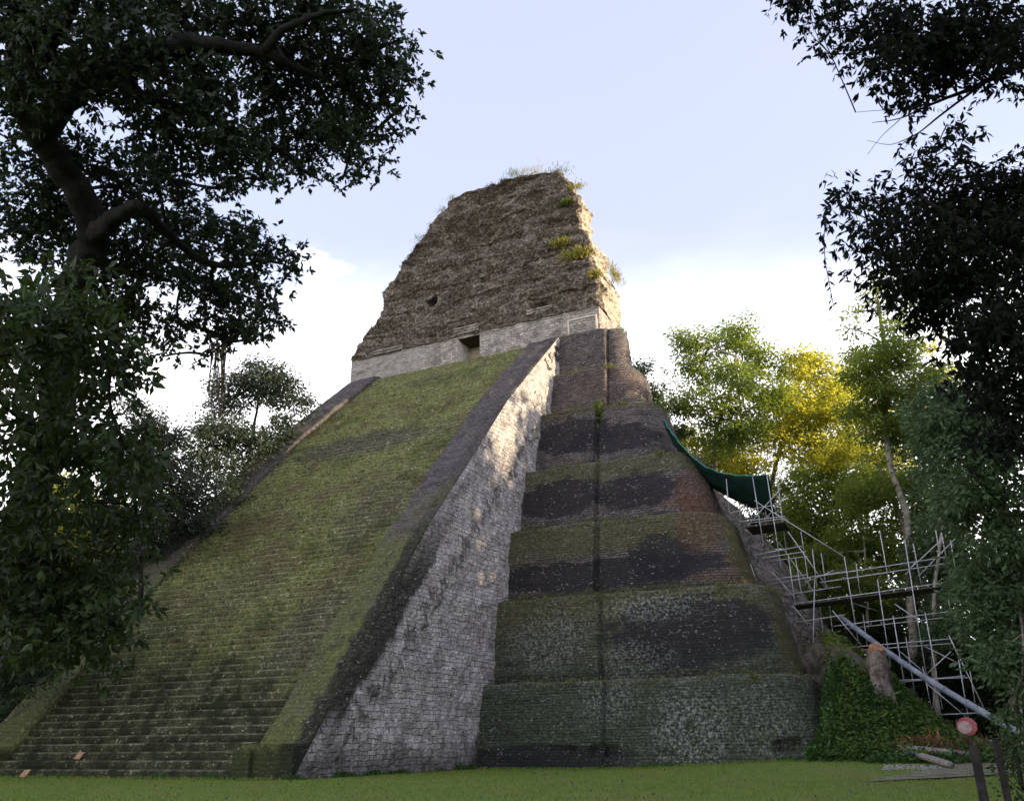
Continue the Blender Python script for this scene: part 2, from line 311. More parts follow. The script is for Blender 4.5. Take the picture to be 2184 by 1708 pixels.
def ex_stair(E):
    t, P, z, c = E['t'], E['P'], E['z'], E['c']
    g = mix(t, rmp(t, E['fine'], .3, .72), (.050, .062, .020), (.235, .245, .082))
    g = mix(t, mathn(t, 'MULTIPLY', rmp(t, noise(t, P, .35, 6, .7), .46, .62), .75), g, mix(t, E['fine'], (.05, .04, .02), (.15, .115, .06)))
    g = mix(t, mathn(t, 'MULTIPLY', rmp(t, noise(t, P, .22, 4, .6), .52, .64), .5), g, (.035, .062, .016))
    g = mix(t, mathn(t, 'MULTIPLY', rmp(t, noise(t, P, 2.6, 5, .75), .53, .64), .8), g, (.020, .025, .008))
    low = mathn(t, 'ADD', rmp(t, z, 10, 2.5), mathn(t, 'MULTIPLY', mathn(t, 'SUBTRACT', E['big'], .5), 1.6))
    g = mix(t, rmp(t, low, .3, .9, 0, .92), g, mix(t, rmp(t, E['mid'], .4, .65), (.014, .017, .008), (.052, .055, .030)))
    for cc, rr, k in (((-37, 19, 23.5), (7, 3, 1.6), .75), ((-31, 13, 16), (2.2, 5, 4), .45), ((-29.8, 6, 7.4), (2.0, 4, 3), .6), ((-38, 9, 10), (3, 4, 2.5), .3)):
        g = mix(t, mathn(t, 'MULTIPLY', spot(t, P, cc, rr, .4, E['mid'], .6), k), g, mix(t, rmp(t, E['fine'], .4, .65), (.030, .026, .024), (.10, .09, .08)))
    # pale worn nosings, one line per step near the foot
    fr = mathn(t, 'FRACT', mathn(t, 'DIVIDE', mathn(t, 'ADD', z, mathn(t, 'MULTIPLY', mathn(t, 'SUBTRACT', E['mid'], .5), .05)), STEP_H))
    ln = mathn(t, 'MULTIPLY', rmp(t, fr, .80, .88), rmp(t, fr, 1.0, .985)); ln = mathn(t, 'MAXIMUM', ln, rmp(t, fr, .05, .0))
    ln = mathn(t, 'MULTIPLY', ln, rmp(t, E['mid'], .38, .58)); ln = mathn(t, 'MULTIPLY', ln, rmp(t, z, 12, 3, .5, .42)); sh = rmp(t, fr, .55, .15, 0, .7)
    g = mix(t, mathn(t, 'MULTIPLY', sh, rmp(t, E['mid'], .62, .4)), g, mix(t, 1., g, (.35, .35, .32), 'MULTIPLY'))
    return mix(t, ln, g, (.27, .25, .17))
def ex_comb(E):
    t, P, x, z, c = E['t'], E['P'], E['x'], E['z'], E['c']
    nb = noise(t, vmath(t, 'MULTIPLY', P, (.7, .7, 1.8)), .8, 7, .7)
    c = mix(t, rmp(t, nb, .38, .66, 0, .85), c, mix(t, rmp(t, E['fine'], .35, .7), (.052, .037, .026), (.145, .108, .078)))
    c = mix(t, mathn(t, 'MULTIPLY', rmp(t, noise(t, vmath(t, 'MULTIPLY', P, (.6, .6, 1.7)), 1.3, 6, .7), .54, .66), .6), c, (.085, .068, .034))
    c = mix(t, mathn(t, 'MULTIPLY', rmp(t, noise(t, P, 1.7, 6, .75), .62, .70), .85), c, (.50, .45, .38))
    sp = noise(t, P, 3.6, 3, .8); c = mix(t, rmp(t, sp, .48, .38, 0, .85), c, (.020, .014, .010)); c = mix(t, rmp(t, sp, .56, .66, 0, .75), c, (.42, .365, .30))
    c = mix(t, spot(t, P, tuple(float(a) for a in HOLEP), (.62, 3, .62), .2, E['mid'], .3), c, (.012, .010, .008))  # shade of the hole painted into the colour of its recess
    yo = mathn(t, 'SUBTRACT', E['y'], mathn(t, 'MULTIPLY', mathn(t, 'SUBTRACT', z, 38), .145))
    sm = mathn(t, 'MULTIPLY', rmp(t, mathn(t, 'ADD', yo, mathn(t, 'MULTIPLY', mathn(t, 'SUBTRACT', E['mid'], .5), .8)), 33.95, 34.2), rmp(t, x, -30, -28))  # right side of the comb: bare plaster, with its sunlit brightness painted in
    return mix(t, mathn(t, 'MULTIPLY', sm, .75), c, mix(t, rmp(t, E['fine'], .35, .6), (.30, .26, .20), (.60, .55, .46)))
def ex_wall(E):
    t, P, x, z, c = E['t'], E['P'], E['x'], E['z'], E['c']
    pl = mathn(t, 'ADD', mathn(t, 'MULTIPLY', mathn(t, 'SUBTRACT', E['big'], .5), 2.4), rmp(t, x, -35.5, -43))
    c = mix(t, mathn(t, 'MULTIPLY', rmp(t, pl, .45, 1.0), .55), c, mix(t, rmp(t, E['mid'], .3, .7), (.20, .18, .165), (.52, .485, .44)))
    return mix(t, mathn(t, 'MULTIPLY', rmp(t, noise(t, vmath(t, 'MULTIPLY', P, (1.3, 1.3, .4)), 1., 6, .7), .52, .7), .55), c, (.10, .092, .085))
STEP_H = 34.5/90
M = {}
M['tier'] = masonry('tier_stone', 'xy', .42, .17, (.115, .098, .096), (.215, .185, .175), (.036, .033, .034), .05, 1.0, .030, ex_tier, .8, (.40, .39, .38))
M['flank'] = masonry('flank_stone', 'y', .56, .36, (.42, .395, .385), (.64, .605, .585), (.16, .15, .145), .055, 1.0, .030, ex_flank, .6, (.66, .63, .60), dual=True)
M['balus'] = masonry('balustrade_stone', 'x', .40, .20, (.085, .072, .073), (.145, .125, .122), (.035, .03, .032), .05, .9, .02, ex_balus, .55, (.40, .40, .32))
M['stair'] = masonry('mossy_stair_stone', 'x', .6, STEP_H, (.08, .08, .05), (.08, .08, .05), (.05, .05, .03), .05, .9, .0, ex_stair, .75, (.50, .48, .34))
_h = at(920, 638, 33.6); HOLEP = _h
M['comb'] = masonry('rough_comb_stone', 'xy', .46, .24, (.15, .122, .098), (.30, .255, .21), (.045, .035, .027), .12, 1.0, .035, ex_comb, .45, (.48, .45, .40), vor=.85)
M['wall'] = masonry('temple_wall_stone', 'xy', .55, .26, (.34, .305, .27), (.60, .55, .49), (.10, .088, .078), .06, 1.0, .03, ex_wall, .4, (.66, .61, .54), dual=True)
M['rubble'] = masonry('rubble_stone', 'xy', .5, .3, (.10, .09, .078), (.22, .20, .18), (.03, .027, .024), .2, 1.0, .05, None, .3, vor=.95)
def plain(name, c1, c2, sc=3., rough=.85, bump=.2, metal=0, spec=.25):
    m, t, p, o = newmat(name); P = pos(t); n = noise(t, P, sc, 6, .65)
    L(t, mix(t, rmp(t, n, .35, .65), c1, c2), p.inputs['Base Color']); p.inputs['Roughness'].default_value = rough; p.inputs['Metallic'].default_value = metal
    p.inputs['Specular IOR Level'].default_value = spec
    b = N(t, 'ShaderNodeBump'); b.inputs['Strength'].default_value = bump; b.inputs['Distance'].default_value = .05; L(t, noise(t, P, sc*4, 5, .7), b.inputs['Height']); L(t, b.outputs[0], p.inputs['Normal'])
    return m
M['plaster'] = plain('interior_plaster', (.40, .33, .25), (.55, .46, .36), 2.)
M['jamb'] = plain('jamb_plaster', (.42, .39, .36), (.62, .58, .53), 2.)
M['lintel'] = plain('old_wood_lintel', (.03, .022, .016), (.07, .05, .035), 6.)
M['frame'] = plain('pale_wood_frame', (.50, .42, .36), (.62, .54, .47), 5.)
M['bark'] = plain('dark_bark', (.004, .004, .0035), (.022, .020, .017), 2.6, .95, 1.0)
M['palebark'] = plain('pale_bark', (.16, .14, .115), (.34, .31, .26), 2.5, .9, .6)
M['root'] = plain('dry_root', (.12, .09, .065), (.22, .18, .14), 5., .95, .5)
M['steel'] = plain('galvanised_steel', (.34, .34, .35), (.50, .50, .52), 3., .5, .1, .3, .5)
M['plank'] = plain('weathered_plank', (.055, .045, .038), (.12, .10, .085), 4.)
M['log'] = plain('grey_log', (.16, .14, .12), (.28, .25, .22), 5., .9, .6)
M['board'] = plain('tan_board', (.26, .15, .09), (.38, .23, .14), 6.)
M['post'] = plain('black_post', (.012, .010, .010), (.03, .026, .024), 8.)
M['pipe'] = plain('grey_plastic_pipe', (.13, .15, .18), (.24, .26, .30), 1.5, .5, .05, 0, .5)
M['tarp'] = plain('green_shade_net', (.002, .015, .012), (.004, .028, .021), 9., .8, .3)
M['tarpedge'] = plain('green_net_hem', (.02, .17, .12), (.03, .24, .17), 9., .7, .2)
M['cut'] = plain('cut_wood', (.20, .09, .045), (.34, .17, .09), 6.)
M['dead'] = plain('dead_leaves', (.10, .05, .03), (.22, .11, .06), 8.)
M['orange'] = plain('dry_orange_fronds', (.26, .09, .05), (.36, .15, .09), 8.)
M['white'] = plain('white_gravel', (.13, .13, .12), (.32, .31, .28), 8.)
M['red'] = plain('faded_red_enamel', (.19, .025, .035), (.26, .06, .07), 8., .5)
M['grey'] = plain('faded_grey_face', (.17, .12, .12), (.30, .22, .22), 12., .5)
def leafmat(name, c1, c2, tr, trf=.4, rough=.55):
    m, t, p, o = newmat(name); g = N(t, 'ShaderNodeNewGeometry')
    P = g.outputs['Position']; n = noise(t, P, .6, 4, .6)
    f = mathn(t, 'ADD', mathn(t, 'MULTIPLY', g.outputs['Random Per Island'], .7), mathn(t, 'MULTIPLY', n, .5), None, True)
    c = mix(t, f, c1, c2); L(t, c, p.inputs['Base Color']); p.inputs['Roughness'].default_value = rough; p.inputs['Specular IOR Level'].default_value = .35 if rough < .7 else .08
    tb = N(t, 'ShaderNodeBsdfTranslucent'); L(t, mix(t, 1., mix(t, f, (.6, .6, .6), (1.3, 1.2, 1.)), tr, 'MULTIPLY'), tb.inputs[0])
    ms = N(t, 'ShaderNodeMixShader'); ms.inputs[0].default_value = trf; L(t, p.outputs[0], ms.inputs[1]); L(t, tb.outputs[0], ms.inputs[2]); L(t, ms.outputs[0], o.inputs[0])
    return m
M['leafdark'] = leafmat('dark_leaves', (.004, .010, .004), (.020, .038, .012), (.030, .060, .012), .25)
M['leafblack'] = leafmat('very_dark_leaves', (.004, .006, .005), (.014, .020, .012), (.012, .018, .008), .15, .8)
M['leafmid'] = leafmat('mid_leaves', (.004, .011, .004), (.030, .056, .011), (.05, .09, .014), .28)
M['leaffar'] = leafmat('forest_leaves', (.022, .046, .014), (.12, .17, .035), (.30, .40, .045), .5)
M['leafyel'] = leafmat('yellow_green_leaves', (.055, .085, .014), (.22, .27, .035), (.66, .66, .08), .58)
M['leafgrey'] = leafmat('grey_green_leaves', (.022, .046, .018), (.10, .165, .068), (.10, .14, .06), .35)
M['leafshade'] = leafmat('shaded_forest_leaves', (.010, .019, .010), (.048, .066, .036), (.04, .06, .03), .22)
M['ivy'] = leafmat('ground_cover_leaves', (.006, .022, .006), (.065, .135, .030), (.06, .14, .02), .3)
M['grassb'] = leafmat('grass_blades', (.065, .13, .014), (.23, .29, .048), (.12, .17, .02), .3)
M['tuft'] = leafmat('dry_tuft_leaves', (.14, .15, .03), (.32, .29, .06), (.35, .33, .05), .45)
M['tuftg'] = leafmat('green_tuft_leaves', (.04, .075, .015), (.13, .18, .03), (.20, .26, .03), .4)

# ------------------------------------------------------------------ ground
def gz(x, y):
    x = np.asarray(x, float); y = np.asarray(y, float)
    a = .42*smooth(-18, -6, x)*smooth(3, 17, y)
    b = .05*np.sin(x*.21+1)*np.sin(y*.17)*smooth(-3, -12, y)
    # planted mound of fill against the right flank of the pyramid
    e = np.exp(-(np.clip(-6.5-x, 0, 9)/9.)**2)
    hm = 6.6*smooth(2.4, -6.2, x)*smooth(14.0, 22.5, y)*smooth(75, 45, y)*(x < 4)*(1-(1-smooth(-6.6, -4.9, x))*smooth(25, 22, y))
    return a + b + hm
xs = np.concatenate([np.linspace(-900, -80, 14), np.arange(-75, -26, 1.), np.arange(-26, 14, .33), np.arange(14, 60, 2.), np.linspace(62, 900, 14)])
ys = np.concatenate([np.linspace(-900, -60, 12), np.arange(-58, -10, 1.), np.arange(-10, 40, .4), np.arange(40, 90, 2.), np.linspace(95, 900, 14)])
GX, GY = np.meshgrid(xs, ys, indexing='ij'); Pn = np.stack([GX, GY, GX*0], -1)
GZ = gz(GX, GY) + .03*vn(Pn, .9) + .25*fbm(Pn, .5, 3)*smooth(1.5, 4, gz(GX, GY))
def ex_ground():
    m, t, p, o = newmat('lawn_ground'); P = pos(t); s = N(t, 'ShaderNodeSeparateXYZ'); L(t, P, s.inputs[0])
    f = noise(t, P, 14, 6, .75); b = noise(t, P, .35, 5, .6); md = noise(t, P, 2.2, 6, .7)
    c = mix(t, rmp(t, f, .3, .7), (.066, .125, .016), (.145, .21, .034))
    c = mix(t, rmp(t, b, .45, .62, 0, .7), c, (.16, .15, .045))
    c = mix(t, mathn(t, 'MULTIPLY', rmp(t, md, .62, .72), .6), c, (.035, .045, .012))
    hill = rmp(t, mathn(t, 'ADD', s.outputs[2], mathn(t, 'MULTIPLY', mathn(t, 'SUBTRACT', md, .5), 1.2)), .6, 1.2)
    c = mix(t, hill, c, mix(t, rmp(t, md, .35, .65), (.035, .030, .020), (.13, .11, .085)))
    # forest floor beyond the clearing
    fl = mathn(t, 'MAXIMUM', rmp(t, s.outputs[0], 6, 11), rmp(t, s.outputs[1], 30, 40)); c = mix(t, fl, c, (.035, .028, .018))
    L(t, c, p.inputs['Base Color']); bp = N(t, 'ShaderNodeBump'); bp.inputs['Strength'].default_value = .8; bp.inputs['Distance'].default_value = .06; L(t, f, bp.inputs['Height']); L(t, bp.outputs[0], p.inputs['Normal'])
    return m
g = npmesh('ground', np.stack([GX, GY, GZ], -1).reshape(-1, 3), grid_faces(len(xs), len(ys), flip=True), ex_ground(), smooth_=True); tag(g, kind='structure')
def ghit(u, v, lift=0.):
    d = ray(u, v); lo, hi = 5., 140.
    tt = np.linspace(5, 90, 3000)/np.linalg.norm(d); Pp = CAM + np.outer(tt, d); h = gz(Pp[:, 0], Pp[:, 1])
    k = np.argmax(Pp[:, 2] < h+.0); P_ = Pp[k] if Pp[k][2] < h[k]+.0 else Pp[-1]
    return np.array([P_[0], P_[1], float(gz(P_[0], P_[1]))+lift])
# dirt path
pc = [ghit(u, v) for u, v in ((1835, 1669), (1900, 1663), (1980, 1656), (2050, 1648), (2120, 1641))]
pw = [.08, .5, 1.0, 1.5, 2.2]
pc += [pc[-1]+np.array([6, 9, 0]), pc[-1]+np.array([14, 16, 0])]; pw += [3, 3]
Vp, n_ = [], 9
dense = []
for i in range(len(pc)-1):
    for s_ in np.linspace(0, 1, 12, endpoint=False): dense.append((pc[i]*(1-s_)+pc[i+1]*s_, pw[i]*(1-s_)+pw[i+1]*s_))
for i, (c_, w_) in enumerate(dense):
    a = dense[min(i+1, len(dense)-1)][0]-dense[max(i-1, 0)][0]; nn = np.array([-a[1], a[0], 0]); nn /= np.linalg.norm(nn)
    for j in range(n_):
        q = c_ + nn*w_*(j/(n_-1)*2-1)*(1+.22*mn.noise(Vector((i*.35, j//5*9., 0)))); q[2] = float(gz(q[0], q[1]))+.045; Vp.append(q)
tag(npmesh('path', Vp, grid_faces(len(dense), n_, flip=True), plain('pale_dirt', (.09, .082, .055), (.19, .172, .125), 1.2)), kind='structure')

# ------------------------------------------------------------------ pyramid
rng = np.random.RandomState(11)
CX = -34.4
pyr = empty('stepped_pyramid', (CX, 16.9, 0)); tag(pyr, 'tall mossy stone stepped pyramid with a steep central stairway and a temple on top', 'pyramid')
TI = [  # y bottom, y top, z bottom, z top, side x bottom, side x top
    (16.9, 17.71, -.3, 4.77, -5.2, -6.4), (19.1, 19.85, 4.6, 10.08, -6.9, -8.1), (21.2, 21.98, 9.9, 15.29, -9.2, -10.6),
    (23.6, 24.74, 15.1, 20.48, -11.5, -12.6), (26.4, 27.8, 20.3, 26.1, -14.4, -16.0), (30.0, 30.57, 25.9, 30.7, -17.4, -18.3), (31.9, 32.42, 30.5, 35.3, -19.3, -19.7)]
def terrace(k, yb, yt, zb, zt, xb, xt):
    R = 2.4 if k < 5 else (1.6 if k < 6 else .9)
    side = {0: 4.0, 6: 1.4}.get(k, 3.2)
    xg = -17.55-(zt-zb)*0-.145*zb if k < 5 else (-20.45 if k < 6 else -20.95)
    # plan: list of (kind, params)
    pl = []
    st = .22
    for x in np.arange(XS1-6, XS1-.5, 1.) if k < 6 else (): pl.append(('f', x, -.32))
    for x in np.arange(XS1-.5, xg-.01, st): pl.append(('f', x, -.32))
    pl += [('f', xg-.10, -.30), ('f', xg-.03, -.18), ('f', xg, .10), ('f', xg+.06, .20), ('f', xg+.16, .05), ('f', xg+.26, 0)]
    xe = xb-R
    for x in np.arange(xg+.45, xe, st): pl.append(('f', x, 0))
    for a in np.linspace(0, 1, 16): pl.append(('c', a*math.pi/2, 0))
    for y in np.arange(.25, side, .3): pl.append(('s', y, 0))
    for y in (side, side+.02): pl.append(('s', y, 0))
    for q in np.linspace(.5, 3.2, 6): pl.append(('i', q, 0))
    for y in ((4., 10., 22.) if k < 3 else (1.5, 4., 8.)): pl.append(('b', y, 0))
    rows = []
    H = zt-zb; nr = int(H/.2)
    prof = [(i/nr, 0) for i in range(nr)]
    batt = yt-yb
    prof = [(s*batt, zb+s*H) for s, _ in prof if s*H < H-.35]
    for a in np.linspace(0, 1, 6): prof.append((batt+.35*(1-math.cos(a*math.pi/2)), zt-.35+.35*math.sin(a*math.pi/2)))
    for d in (1.0, 2.0, 4.0): prof.append((batt+d, zt+.03*d))
    V = np.zeros((len(prof), len(pl), 3))
    sb = (xb-xt)/(yt-yb)   # extra side batter
    for i, (d, z) in enumerate(prof):
        ds = min(d, batt)*sb + max(d-batt, 0)
        for j, (kd, a, b) in enumerate(pl):
            cx_, cy_ = xb-R-ds, yb+R+d
            if kd == 'f': p_ = (min(a, cx_) if a > xg+.4 else a, yb+d+b)
            elif kd == 'c': p_ = (cx_+R*math.sin(a), cy_-R*math.cos(a))
            elif kd == 's': p_ = (cx_+R, min(cy_+a*max(0., (yb+R+side-cy_))/side, yb+R+side) if d > batt else cy_+a*(side-d)/side)
            elif kd == 'i': p_ = (cx_+R-a, yb+R+side)
            else: p_ = (cx_+R-3.2, yb+R+side+a)
            V[i, j] = (p_[0], p_[1], z)
    n1 = fbm(V, .35, 3)*.12 + fbm(V*np.array([.6, .6, 2.8]), 1.5, 3)*.06
    hs = smooth(XS1-.5, XS1+.3, V[..., 0])
    # push roughly outward (front: -y, side: +x)
    if k == 0:
        for u0, u1, v0, v1, dp in ((1652, 1706, 1584, 1606, .7), (1195, 1232, 1592, 1612, .3), (1262, 1312, 1592, 1612, .45), (1130, 1150, 1560, 1600, .2)):
            a0, a1 = at(u0, v1, 17.), at(u1, v0, 17.)
            m_ = (V[..., 0] > a0[0]) & (V[..., 0] < a1[0]) & (V[..., 2] > a0[2]) & (V[..., 2] < a1[2]+.1) & (V[..., 1] < 19)
            V[..., 1] += dp*m_
    for j, (kd, a, b) in enumerate(pl):
        th = {'f': 0, 'c': a, 's': math.pi/2}.get(kd, math.pi/2)
        V[:, j, 0] += n1[:, j]*math.sin(th)*hs[:, j]; V[:, j, 1] -= n1[:, j]*math.cos(th)*hs[:, j]
    V[..., 2] += fbm(V, .5, 3)*.10*(V[..., 2] > zb+.5)
    nr_, nc = len(prof), len(pl); A = V.reshape(-1, 3); Fa = grid_faces(nr_, nc)
    B = A.copy(); B[:, 0] = 2*CX-B[:, 0]
    if k == 6: B[:, 2] -= 1.0*(B[:, 0] > -44.9)*(B[:, 2] > zt-1)
    Fb = grid_faces(nr_, nc, flip=True)+len(A)
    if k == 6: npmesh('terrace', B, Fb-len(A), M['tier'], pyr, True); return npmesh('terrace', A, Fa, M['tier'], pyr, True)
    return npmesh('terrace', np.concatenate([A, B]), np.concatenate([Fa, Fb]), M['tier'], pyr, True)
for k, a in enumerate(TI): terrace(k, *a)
# inner core behind the terraces
mb = MB()
for (yb, yt, zb, zt, xb, xt) in TI:
    x1 = xt-3.7; mb.box(2*CX-x1, yt+2.2, zb if zb > 0 else -.3, x1, (62 if zt < 21 else 43)-(yt-17)*.1, zt-.12)
mb.build('core', M['rubble'], pyr)
# unrestored rubble side between the restored corner and the scaffold
rows = []
yy_ = np.arange(23.5, 50, .35); zz_ = np.arange(-.5, 22.5, .3)
sil = [(-.5, -2.6), (4, -5.0), (8, -6.4), (11.5, -8.2), (15, -10.0), (18, -12.0), (21.0, -14.2), (23, -16.5)]
V = np.zeros((len(zz_), len(yy_), 3))
for i, z in enumerate(zz_):
    xo = np.interp(z, [a for a, b in sil], [b for a, b in sil])
    for j, y in enumerate(yy_):
        y = y-23.5+20.9+.62*max(z, 0)
        off = 3.8*(1-smooth(0, 2.2, y-(20.9+.62*max(z, 0))))
        V[i, j] = (xo-off, y, z)
V[..., 0] += fbm(V, .45, 3)*.45+fbm(V, 2.2, 3)*.13; V[..., 2] += fbm(V+9, .8, 3)*.2
npmesh('rubble_slope', V.reshape(-1, 3), grid_faces(len(zz_), len(yy_)), M['rubble'], pyr, False)

# stairway: 90 steps following the measured edge profile
EP = np.array([(0, 0), (3.42, 4.44), (7.97, 10.1), (10.79, 13.6), (15.99, 19.23), (21.48, 25.3), (32.1, 35.24)])
yedge = lambda z: np.interp(z, EP[:, 1], EP[:, 0])
zedge = lambda y: np.interp(y, EP[:, 0], EP[:, 1])
DROP = .75
prof = [(-.02, -.3)]
for i in range(91):
    z0, z1 = i*STEP_H, (i+1)*STEP_H
    y0 = yedge(z0+ (DROP if i else 0)*min(1, i/4)); y1 = yedge(z1+DROP*min(1, (i+1)/4))
    prof += [(y0+.0, z0+.02), (y0+.03, z1-.10), (y0+.055, z1-.02), (y0+.12, z1)]
prof += [(32.6, 34.92), (36, 34.95)]
prof = np.array(prof); xx = np.arange(XS0+BW-.1, XS1-BW+.12, .16)
V = np.zeros((len(prof), len(xx), 3)); V[..., 0] = xx[None]; V[..., 1] = prof[:, 0, None]; V[..., 2] = prof[:, 1, None]
am = .03+.075*smooth(2, 12, V[..., 2]); q = V*np.array([1, 1, 1.])
dn = fbm(q, 1.1, 4)
V[..., 1] -= dn*am*.8*(V[..., 2] > .1); V[..., 2] += fbm(q+50, 1.3, 4)*am*.55*(V[..., 2] > .1)
V[..., 2] += fbm(q+80, .25, 2)*.06*smooth(1, 5, V[..., 2])
npmesh('stairway', V.reshape(-1, 3), grid_faces(len(prof), len(xx)), M['stair'], pyr, False)
# balustrades
def balustrade(x0, x1, nm='balustrade'):
    ysn = np.concatenate([np.arange(0, 32.2, .22), [32.2, 33.2]]); base = 1.9
    pts = []
    V = []
    cols = [(x0, 'b'), (x0, 't'), (x0+.12, 'tt')] + [(x, 'tt') for x in np.arange(x0+.35, x1-.2, .3)] + [(x1-.12, 'tt'), (x1, 't'), (x1, 'b')]
    for y in ysn:
        z = float(zedge(y)); r = []
        if y <= 1.2: z = max(z, 1.45)    # vertical plinth at the foot
        for x, k in cols:
            zz = {'b': z-2.4, 't': z-.12, 'tt': z}[k]
            V.append((x, y, zz))
    V = np.array(V).reshape(len(ysn), len(cols), 3)
    dz = fbm(V, .9, 4)*.09+fbm(V, .22, 2)*.12
    top = np.array([k != 'b' for _, k in cols])[None]
    V[..., 2] += dz*top*smooth(.5, 2, V[..., 1]); V[:, 1:-1, 1] -= (dz[:, 1:-1])*.5
    A = V.reshape(-1, 3); Fc = grid_faces(len(ysn), len(cols), flip=True).tolist()
    n = len(A); c0 = len(cols)
    fl = [(x, -.02+.03*math.sin(x*7), -.3) for x, k in cols]; A = np.concatenate([A, np.array(fl)])
    for j in range(c0-1): Fc.append((j+1, j, n+j, n+j+1))
    return npmesh(nm, A, Fc, M['balus'], pyr, False)
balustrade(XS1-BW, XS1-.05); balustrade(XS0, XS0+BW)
b_ = MB(); b_.box(XS1-BW-.22, -.22, -.2, XS1-BW+.75, 1.1, 1.22); ob = b_.build('plinth', M['balus'], pyr)
# light stone flanks of the stair block
def flank(x, sgn):
    yj = lambda z: np.interp(z, [0, 4.77, 10.1, 15.3, 20.5, 26.1, 30.7, 35.3, 36], [17.5, 20., 22.5, 25.5, 28.5, 31.5, 32.7, 33.5, 34])
    zs = np.arange(-.3, 35.2, .17); ss = np.linspace(0, 1, 130)
    V = np.zeros((len(zs), len(ss), 3))
    for i, z in enumerate(zs):
        y0 = yedge(max(z, 0)); y1 = max(yj(z), y0+.1); V[i, :, 0] = x; V[i, :, 1] = y0+(y1-y0)*ss; V[i, :, 2] = z
    d = fbm(V, .5, 3)*.14 + fbm(V, 2.3, 3)*.065
    # the facing bulges where the stepped inner seam runs
    dd = (np.floor(V[..., 1]/1.35)*1.35*1.02+1.1+1.2*fbm(V, .4, 3)) - V[..., 2]
    d += .12*smooth(3.2, 2.7, dd)*(V[..., 2] < 27)
    V[..., 0] += sgn*(d*smooth(0, .6, (V[..., 1]-np.array([yedge(max(z, 0)) for z in zs])[:, None])) + .0)
    f_ = grid_faces(len(zs), len(ss), flip=sgn < 0)
    return npmesh('stair_flank', V.reshape(-1, 3), f_, M['flank'], pyr, False)
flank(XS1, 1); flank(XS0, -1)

# ------------------------------------------------------------------ temple on top
YW = 33.0
wall = MB()
xl, xr = at(748, 800, YW)[0], at(1279, 690, YW)[0]
ztop = 38.1
dx0, dx1 = at(977, 745, YW)[0], at(1023, 745, YW)[0]; dz1 = at(1023, 713, YW)[2]
yB = 38.7
def wallgrid(A, B, Cc, D, nu, nv, amp=.11):
    A, B, Cc, D = map(np.array, (A, B, Cc, D)); u = np.linspace(0, 1, nu)[None, :, None]; v = np.linspace(0, 1, nv)[:, None, None]
    P_ = (A*(1-u)+B*u)*(1-v)+(D*(1-u)+Cc*u)*v; n = np.cross(B-A, D-A); n = n/np.linalg.norm(n)
    ed = np.minimum(np.minimum(u, 1-u)*nu/2, np.minimum(v, 1-v)*nv/2).clip(0, 1)
    return (P_ + n*(fbm(P_*np.array([1, 1, 2.2]), 1.0, 4)[..., None]*amp)*ed).reshape(-1, 3), grid_faces(nv, nu)
def joined(name, parts, mat, parent):
    Vs, Fs, b = [], [], 0
    for V, Fc in parts: Vs.append(V); Fs.append(Fc+b); b += len(V)
    return npmesh(name, np.concatenate(Vs), np.concatenate(Fs), mat, parent, False)
z0 = 34.3
prt = [wallgrid((xl, YW, z0), (dx0, YW, z0), (dx0, YW, dz1), (xl, YW, dz1), 90, 16), wallgrid((dx1, YW, z0), (xr, YW, z0), (xr, YW, dz1), (dx1, YW, dz1), 90, 16),
       wallgrid((xl, YW, dz1), (xr, YW, dz1), (xr, YW, ztop), (xl, YW, ztop), 160, 10),
       wallgrid((xr, YW, z0), (xr, yB, z0), (xr, yB, ztop), (xr, YW, ztop), 36, 24), wallgrid((xl, yB, z0), (xl, YW, z0), (xl, YW, ztop), (xl, yB, ztop), 36, 24),
       wallgrid((xr, yB, z0), (xl, yB, z0), (xl, yB, ztop), (xr, yB, ztop), 60, 10)]
temple = joined('temple_wall', prt, M['wall'], pyr)
# doorway recess
dr = MB(); e = .003
dr.add([(dx0-e, YW, z0), (dx0-e, YW+2.4, z0), (dx0-e, YW+2.4, dz1), (dx0-e, YW, dz1)], [(0, 1, 2, 3)])
dr.build('door_jamb', M['jamb'], temple); dr = MB()
dr.add([(dx1+e, YW, z0), (dx1+e, YW+2.4, z0), (dx1+e, YW+2.4, dz1), (dx1+e, YW, dz1)], [(3, 2, 1, 0)])
dr.build('door_jamb', M['jamb'], temple)
MB().add([(dx0, YW+2.4, z0), (dx1, YW+2.4, z0), (dx1, YW+2.4, dz1), (dx0, YW+2.4, dz1)], [(0, 1, 2, 3)]).build('back_wall', M['plaster'], temple)
li = MB()
for i in range(5): li.box(dx0-.1, YW+.05+i*.47, dz1-.03+.012*(i % 2), dx1+.1, YW+.47+i*.47, dz1+.2)
li.build('lintel', M['lintel'], temple)
# moulding fragments over the door and along the wall top
def moulding(u0, v0, u1, v1, n, dz=.16):
    A, B = at(u0, v0, YW-.05), at(u1, v1, YW-.05); zc = (A[2]+B[2])/2; Vs = []; xx_ = np.arange(A[0], B[0], .15)
    mbm = MB()
    for k in range(n):
        z = zc-k*dz*1.75; rws = []
        for x in xx_:
            j = .04*mn.noise(Vector((x*1.7, k*3., z))); 
            rws.append([(x, YW-.02, z+dz+j), (x, YW-.26+j, z+dz+j), (x, YW-.30-j, z+dz*.5), (x, YW-.24+j, z+j), (x, YW-.02, z-.04)])
        b = len(mbm.v); nn = 5
        for r in rws: mbm.v += r
        for i in range(len(rws)-1):
            for q in range(nn-1): mbm.f.append((b+i*nn+q, b+(i+1)*nn+q, b+(i+1)*nn+q+1, b+i*nn+q+1))
        mbm.f.append(tuple(b+q for q in range(nn))); mbm.f.append(tuple(b+(len(rws)-1)*nn+q for q in range(nn))[::-1])
    return mbm.build('moulding', M['wall'], temple)
